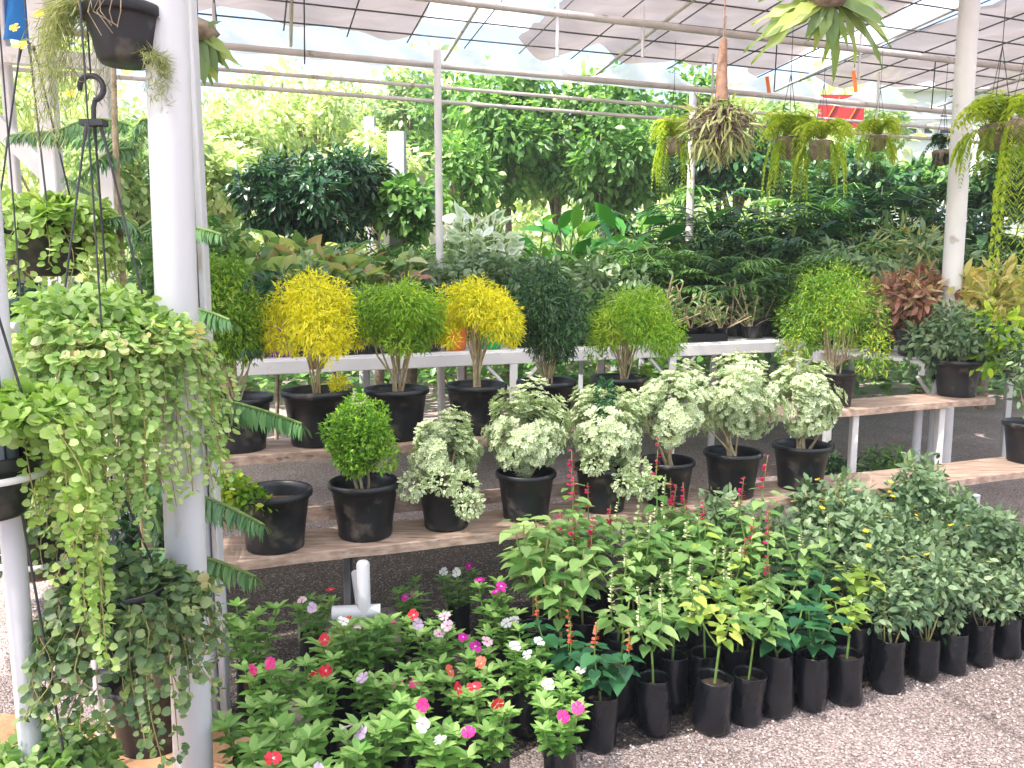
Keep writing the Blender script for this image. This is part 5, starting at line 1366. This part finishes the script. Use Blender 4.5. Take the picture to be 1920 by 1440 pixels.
bp_ = [  # px, top py, depth, base z, kind
 (415, 425, 5.6, 1.05, 'calad'), (470, 445, 5.5, 1.05, 'calad'), (540, 440, 5.7, 1.05, 'calad'), (600, 448, 5.5, 1.05, 'calad'), (655, 452, 5.7, 1.05, 'bronze'), (715, 462, 5.6, 1.05, 'calad'), (775, 470, 5.6, 1.05, 'soft'), (830, 478, 5.6, 1.05, 'soft'), (640, 475, 5.2, 1.05, 'calad'), (520, 475, 5.1, 1.05, 'calad'), (440, 470, 5.0, 1.05, 'calad'), (740, 490, 5.2, 1.05, 'bronze'), (580, 480, 5.0, 1.05, 'soft'),
 (420, 385, 6.4, 1.0, 'palmm'), (470, 420, 6.2, 1.0, 'fernm'), (760, 400, 6.4, 1.0, 'fernm'), (780, 430, 6.2, 1.0, 'fernm'), (560, 425, 6.4, 1.0, 'calad'), (640, 430, 6.5, 1.0, 'soft'), (700, 440, 6.3, 1.0, 'fernm'),
 (895, 362, 6.5, 1.0, 'lace'), (905, 400, 6.1, 1.0, 'lace'), (880, 455, 5.8, 1.05, 'soft'), (950, 470, 5.8, 1.05, 'soft'), (1000, 375, 7.0, 1.0, 'broad'), (1060, 380, 6.8, 1.0, 'broad'), (1120, 385, 6.8, 1.0, 'broad'), (1185, 365, 7.2, 1.0, 'broad'), (1030, 455, 6.0, 1.05, 'soft'),
 (1110, 470, 5.9, 1.05, 'soft'), (1120, 420, 6.4, 1.0, 'fernm'), (1180, 430, 6.3, 1.0, 'fernm'), (1240, 420, 6.4, 1.0, 'fernm'), (1290, 425, 6.6, 1.0, 'fernm'), (1175, 480, 5.7, 1.05, 'soft'), (1350, 430, 6.6, 1.0, 'fernd'),
 (1430, 400, 6.6, 1.0, 'palmd'), (1480, 405, 5.9, 1.0, 'palmm'), (1560, 395, 6.2, 1.0, 'fernm'), (1610, 420, 6.4, 1.0, 'fernm'), (1680, 400, 6.3, 1.0, 'twig'), (1740, 420, 6.3, 1.0, 'soft'), (1650, 460, 6.0, 1.0, 'soft'), (1560, 450, 6.1, 1.0, 'soft'), (1400, 460, 6.1, 1.0, 'fernd'),
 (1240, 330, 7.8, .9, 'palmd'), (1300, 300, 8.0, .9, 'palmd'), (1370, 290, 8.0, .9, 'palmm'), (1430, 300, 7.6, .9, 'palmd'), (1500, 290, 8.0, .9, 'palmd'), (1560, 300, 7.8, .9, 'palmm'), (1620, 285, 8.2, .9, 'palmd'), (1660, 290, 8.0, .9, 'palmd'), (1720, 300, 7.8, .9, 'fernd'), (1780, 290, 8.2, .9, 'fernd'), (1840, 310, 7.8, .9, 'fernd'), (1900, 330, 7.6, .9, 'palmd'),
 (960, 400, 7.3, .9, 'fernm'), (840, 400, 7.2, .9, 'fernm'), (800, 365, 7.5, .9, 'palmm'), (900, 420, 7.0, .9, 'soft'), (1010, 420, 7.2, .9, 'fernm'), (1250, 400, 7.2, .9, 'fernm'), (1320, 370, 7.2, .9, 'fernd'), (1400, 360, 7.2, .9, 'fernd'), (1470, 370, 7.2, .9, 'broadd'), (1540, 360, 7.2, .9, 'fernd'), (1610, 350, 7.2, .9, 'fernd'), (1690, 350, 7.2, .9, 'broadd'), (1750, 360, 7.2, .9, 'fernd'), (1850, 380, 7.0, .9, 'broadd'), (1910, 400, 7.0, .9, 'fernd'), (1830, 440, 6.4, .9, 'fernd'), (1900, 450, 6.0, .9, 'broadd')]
bp_.sort(key=lambda e: (e[4], e[0])); cnt = {}
tot = {}
for e in bp_: tot[e[4]] = tot.get(e[4], 0) + 1
r = rng(895)
for (px, py, t_, z, kd) in bp_:
    i = cnt.get(kd, 0); cnt[kd] = i + 1
    q = P(px, py, t_); h = q.z - z; q.z = z
    s_ = max(.45, h / KH[kd]); sx = min(max(s_, .75), 1.5)
    lab = '%s on the back benches, %s' % (KD[kd], ('%s of its kind from left' % ORD[i]) if tot[kd] > 1 else 'the only one of its kind')
    make('potted_plant', BK[kd][i % len(BK[kd])], q, lab, 'potted plant', 'leafy plants on the back benches', rz=r.rand() * 6.28, sc=(sx, sx, s_))
T3 = T2 + TB * 1.6 + TDv * 3.4; T3.z = .9
table('plant_table', T3, 8.5, 1.6, 'farthest plant table under the dark ferns and palms', (.05, 2.8, 5.6, 8.4), mat='greypaint')

# ---------------------------------------------------------------- trees and shrubs beyond
def tree(name, px, ytop, ybot, wpx, t_, mat, n, lf, label, seed, t='point', k=26, trunk_r=.06, grp=None, wid=1.3, droop=.5, fill=(.25, 1.05), depth=None):
    trunk_r = .02 if 'shrub' in name else trunk_r; r = rng(seed); c = P(px, (ytop + ybot) / 2, t_); W = wpx * t_ / FPX; Hh = (ybot - ytop) * t_ / FPX
    base = Vector((c.x, c.y, 0)); o = empty(name, base, label, 'tree' if 'shrub' not in name else 'shrub', grp)
    L = Leaves(); D = depth or min(W, 2.2); n = int(n * 1.7); lf *= .76
    bl = clumps(r, (0, 0, c.z), (W / 2, D / 2, Hh / 2), k, (.16, .4))
    crown(L, r, bl, n, t, lf, up=.6, grav=droop, fill=fill, tone=(.05, .95), wid=wid)
    L.build('crown', M[mat], o)
    m = MB(); zc = c.z
    m.tube([(0, 0, 0), (.04, .02, zc * .4), (0, 0, zc), (0, 0, zc + Hh * .2)], [trunk_r, trunk_r * .8, trunk_r * .5, trunk_r * .2], 9)
    for b_ in bl[:10]:
        e = Vector(b_[0]); m.tube([(0, 0, min(zc, e.z) * .75), tuple(e * .5 + Vector((0, 0, min(zc, e.z) * .5))), tuple(e)], [trunk_r * .35, trunk_r * .22, trunk_r * .1], 6)
    m.build('trunk', M['bark'], o)
tree('leafy_shrub', 610, 235, 490, 270, 7.0, 'broad_d', 3300, .12, 'dense dark green shrub with pointed leaves behind the caladiums', 901, wid=.9, k=20)
tree('leafy_shrub', 500, 300, 450, 160, 6.8, 'broad_d', 900, .13, 'dark shrub at the left end of the back bench beside the steel column', 902, wid=.9)
tree('leafy_tree', 950, 105, 420, 300, 9.5, 'tree_g', 3300, .15, 'bushy green tree with drooping leaves behind the slim middle post', 903)
tree('leafy_tree', 1130, 100, 430, 280, 9.2, 'tree_g', 3300, .14, 'dense green tree behind the white lacy plant, right of the middle post', 904)
tree('leafy_tree', 1290, 125, 400, 200, 10.2, 'tree_g', 1700, .15, 'green tree behind the dry root bundle', 905)
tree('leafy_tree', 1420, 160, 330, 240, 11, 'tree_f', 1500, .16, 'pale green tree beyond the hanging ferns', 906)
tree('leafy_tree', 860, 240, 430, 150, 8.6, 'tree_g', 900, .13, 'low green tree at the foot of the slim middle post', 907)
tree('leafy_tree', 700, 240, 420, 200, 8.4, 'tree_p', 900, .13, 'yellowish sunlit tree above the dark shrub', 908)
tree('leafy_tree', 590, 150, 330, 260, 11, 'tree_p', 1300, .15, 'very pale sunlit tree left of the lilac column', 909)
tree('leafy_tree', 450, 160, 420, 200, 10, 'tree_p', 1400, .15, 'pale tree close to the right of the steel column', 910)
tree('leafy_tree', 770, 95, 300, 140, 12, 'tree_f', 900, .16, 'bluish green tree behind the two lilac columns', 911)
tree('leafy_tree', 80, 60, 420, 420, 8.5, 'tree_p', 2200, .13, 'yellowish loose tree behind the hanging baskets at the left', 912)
tree('leafy_tree', 260, 130, 520, 300, 7, 'tree_f', 2000, .12, 'soft green tree behind the Norfolk pine', 913)
tree('leafy_shrub', 330, 380, 600, 260, 5.2, 'fern_m', 1500, .1, 'green shrub behind the foot of the steel column', 914)
tree('leafy_shrub', 120, 480, 760, 340, 4.6, 'broad_d', 1800, .1, 'dark shrub low behind the large hanging basket', 915)
tree('leafy_shrub', 90, 800, 1150, 300, 3.6, 'broad_d', 1500, .07, 'dark leafy shrub on the ground behind the left baskets', 916)
tree('leafy_shrub', 270, 880, 1160, 150, 3.3, 'fern_d', 1100, .06, 'dark ferny shrub low behind the white post', 917)
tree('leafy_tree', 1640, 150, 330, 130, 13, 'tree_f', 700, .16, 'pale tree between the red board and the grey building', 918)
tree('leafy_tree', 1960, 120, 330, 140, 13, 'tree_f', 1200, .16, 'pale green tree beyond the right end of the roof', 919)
for i, (px, yt, yb, w, t_, mt, lab) in enumerate((
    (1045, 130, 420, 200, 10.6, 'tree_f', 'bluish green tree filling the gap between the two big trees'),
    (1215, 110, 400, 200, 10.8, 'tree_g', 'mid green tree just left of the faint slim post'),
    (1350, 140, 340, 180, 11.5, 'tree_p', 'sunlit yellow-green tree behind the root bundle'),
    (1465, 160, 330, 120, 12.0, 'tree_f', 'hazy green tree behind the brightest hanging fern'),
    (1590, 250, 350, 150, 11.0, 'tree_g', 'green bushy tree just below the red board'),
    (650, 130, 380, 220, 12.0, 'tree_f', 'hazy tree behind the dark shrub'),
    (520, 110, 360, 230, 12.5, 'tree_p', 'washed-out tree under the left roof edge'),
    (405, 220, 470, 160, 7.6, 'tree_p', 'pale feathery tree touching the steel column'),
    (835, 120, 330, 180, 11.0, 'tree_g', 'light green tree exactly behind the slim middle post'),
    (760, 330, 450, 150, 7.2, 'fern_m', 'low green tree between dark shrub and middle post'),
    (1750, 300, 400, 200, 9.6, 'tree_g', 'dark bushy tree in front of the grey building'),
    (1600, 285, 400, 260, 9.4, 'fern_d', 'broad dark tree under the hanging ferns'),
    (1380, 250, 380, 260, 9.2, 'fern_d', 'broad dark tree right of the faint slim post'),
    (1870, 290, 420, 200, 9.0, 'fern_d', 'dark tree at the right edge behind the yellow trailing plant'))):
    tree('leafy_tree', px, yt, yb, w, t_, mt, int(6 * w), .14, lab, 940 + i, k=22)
# far wood that closes the view
def wood(name, x0, x1, y0, h, mat, n, lf, seed, gap=0):
    r = rng(seed); L = Leaves(); bl = []
    for k in range(34):
        x = x0 + (x1 - x0) * (k + r.rand()) / 34
        bl.append(((x, y0 + r.normal() * 1.5, h * (.25 + .35 * r.rand())), ((x1 - x0) * .04, 1.5, h * .4)))
    crown(L, r, bl, n, 'point', lf, grav=.3, tone=(0, 1), fill=(.5, 1.1), wid=1.5)
    return tag(L.build(name, M[mat]), 'pale far-off wood closing the view behind everything', 'wood', kind='stuff')
def under():
    r = rng(930); L = Leaves(); n = 26000
    x = -9 + 24 * r.rand(n); y = 9.0 + 9 * r.rand(n); z = .1 + 1.3 * r.rand(n) * (.5 + .5 * np.sin(x * 1.3) * np.sin(y * 1.7))
    d = unit(r, n); d[:, 2] = abs(d[:, 2]) * .6
    L.add('point', np.stack([x, y, z], 1), d, (0, -.3, 1), .22 * (.5 + .8 * r.rand(n)), r.rand(n), 1.2)
    return tag(L.build('undergrowth', M['fern_m']), 'low green undergrowth covering the ground between the trees', 'undergrowth', kind='stuff')
under()
wood('distant_wood', -15, 20, 17.5, 6.4, 'tree_p', 42000, .24, 921)

# ---------------------------------------------------------------- far things: buildings, boards, columns, fence
def building(px0, px1, py0, py1, t_, label):
    a = P(px0, py0, t_); c = P(px1, py1, t_); w = c.x - a.x
    o = empty('grey_building', ((a.x + c.x) / 2, a.y, 0), label, 'building')
    H = a.z; D = 2.5
    def loc(px, py): q = P(px, py, t_); return q.x - (a.x + c.x) / 2, q.z
    b = MB(); b.box((0, D / 2, H / 2), (w, D, H)); b.build('wall', M['wall'], o)
    b = MB(); b.box((0, D / 2 - .05, H + .05), (w + .3, D + .4, .1)); b.build('roof', M['white'], o)
    for (x0, y0, x1, y1) in ((1763, 196, 1776, 225), (1780, 196, 1794, 225), (1763, 236, 1790, 250), (1700, 232, 1722, 250), (1734, 232, 1752, 250)):
        p0 = loc(x0, y0); p1 = loc(x1, y1); b = MB()
        b.box(((p0[0] + p1[0]) / 2, -.02, (p0[1] + p1[1]) / 2), (p1[0] - p0[0], .05, p0[1] - p1[1])); f = b.build('window', M['white'], o)
        b = MB(); b.box(((p0[0] + p1[0]) / 2, -.05, (p0[1] + p1[1]) / 2), ((p1[0] - p0[0]) * .8, .02, (p0[1] - p1[1]) * .85)); b.build('pane', M['glass'], f)
    for k in range(3):
        p0 = loc(1690, 222 + 16 * k); p1 = loc(1800, 222); b = MB(); b.box(((p0[0] + p1[0]) / 2, -.08, p0[1]), (p1[0] - p0[0], .06, .035)); b.build('railing', M['greypaint'], o)
building(1672, 1990, 172, 430, 14.5, 'pale blue-grey building with dark windows beyond the right post')
def board():
    a = P(1535, 178, 12); c = P(1621, 238, 12); o = empty('red_board', ((a.x + c.x) / 2, a.y, 0), 'red board with two pale diagonal stripes behind the hanging ferns', 'board')
    w = c.x - a.x; h = a.z - c.z; zc = (a.z + c.z) / 2
    b = MB(); b.box((0, 0, zc), (w, .05, h)); b.build('panel', M['red'], o)
    for x in (-.16, .18):
        b = MB(); b.beam((x - .1, -.03, zc - h * .42), (x + .12, -.03, zc + h * .42), .01, .05, up=(0, -1, 0)); b.build('stripe', M['orange'], o)
    for x in (-w / 2 + .03, w / 2 - .03):
        b = MB(); b.beam((x, .05, 0), (x, .05, zc), .05, .05); b.build('post', M['greypaint'], o)
board()
for i, (px, py, t_, w_, lab) in enumerate(((693, 200, 9.0, .12, 'lilac grey square column between the trees, left of the middle post'), (600, 150, 12, .12, 'thin pale column far behind, above the dark shrub'), (745, 320, 7.6, .16, 'broad lilac-blue column low behind the slim middle post'), (205, 330, 4.6, .075, 'slim white column seen behind the black S-hook'), (91, 240, 4.0, .085, 'white square column behind the hanging pot at the upper left'), (14, 160, 4.4, .05, 'narrow pale column at the left edge of the view'))):
    q = P(px, py, t_); b = MB(); top = 3.3 if i != 2 else q.z + .35; b.beam((0, 0, 0), (0, 0, top), w_, w_, bev=.006)
    tag(b.build('support_column', M['greypaint'] if i in (0, 2) else M['white'], loc=(q.x, q.y, 0)), lab, 'column', 'columns behind the plants')
q0 = P(-60, 180, 4.0); q1_ = P(100, 335, 4.1); b = MB(); b.beam(Vector((0, 0, 0)), q1_ - q0, .07, .085); tag(b.build('diagonal_brace', M['white'], loc=q0), 'white diagonal brace at the upper left beneath the blue sheet', 'brace')
q0 = P(-200, 88, 4.2); q1_ = P(190, 118, 4.3); b = MB(); b.beam(Vector((0, 0, 0)), q1_ - q0, .06, .08); tag(b.build('cross_beam', M['white'], loc=q0), 'white horizontal beam below the blue sheet at the top left', 'beam')
def tarp():
    o = P(25, 20, 4.35); b = MB(); vs = []
    for j in range(9):
        for i in range(13): vs.append((-.35 + .06 * i * .72, .05 * math.sin(i * 1.1 + j * .3) , .28 - .055 * j * 1.0))
    fs = [(j * 13 + i, j * 13 + i + 1, (j + 1) * 13 + i + 1, (j + 1) * 13 + i) for j in range(8) for i in range(12)]
    b.add(vs, fs, True); tag(b.build('blue_sheet', M['blue'], loc=o), 'bright blue plastic sheet at the top left corner', 'sheet')
tarp()
# low fence of pale slats far left centre
def fence():
    a = P(540, 215, 12.5); o = empty('slat_fence', (a.x, a.y, 0), 'pale yellowish slatted screen under the roof edge at the left', 'fence')
    for k in range(3):
        b = MB(); b.beam((0, 0, 1.2 + k * .9), (3.2, .4, 1.2 + k * .9), .04, .06); b.build('rail', M['greypaint'], o)
    b = MB()
    for k in range(22): b.beam((.06 + .145 * k, -.03, .1), (.06 + .145 * k, -.03, a.z + .5), .1, .02)
    b.build('slat_panel', M['walld'], o)
fence()
# ---------------------------------------------------------------- fallen leaves
LF = Leaves(); LF.add('heart', (0, 0, .004), (1, 0, .1), (0, 0, 1), .045, .5); lm = LF.mesh('fallen_leaf', M['leaf_fall'])
for px, py, z in ((1151, 1277, .22),):
    q = P(px, py, 2.55); o = link('fallen_leaf', lm, None); o.location = q; o.rotation_euler = (1.1, .3, .4); tag(o, 'single bright yellow leaf lying at the foot of the coral salvia', 'leaf')

# ---------------------------------------------------------------- pale air
b = MB(); b.box((2, 18, 5.5), (50, 52, 13.2)); hz_ = b.build('haze', [])
m, nt, N, L_ = newmat('haze_air'); pv = N.new('ShaderNodeVolumePrincipled'); pv.inputs['Color'].default_value = (.95, .97, 1, 1); pv.inputs['Density'].default_value = .0035
o_ = N.new('ShaderNodeOutputMaterial'); L_.new(pv.outputs[0], o_.inputs['Volume']); hz_.data.materials.append(m); tag(hz_, kind='stuff')
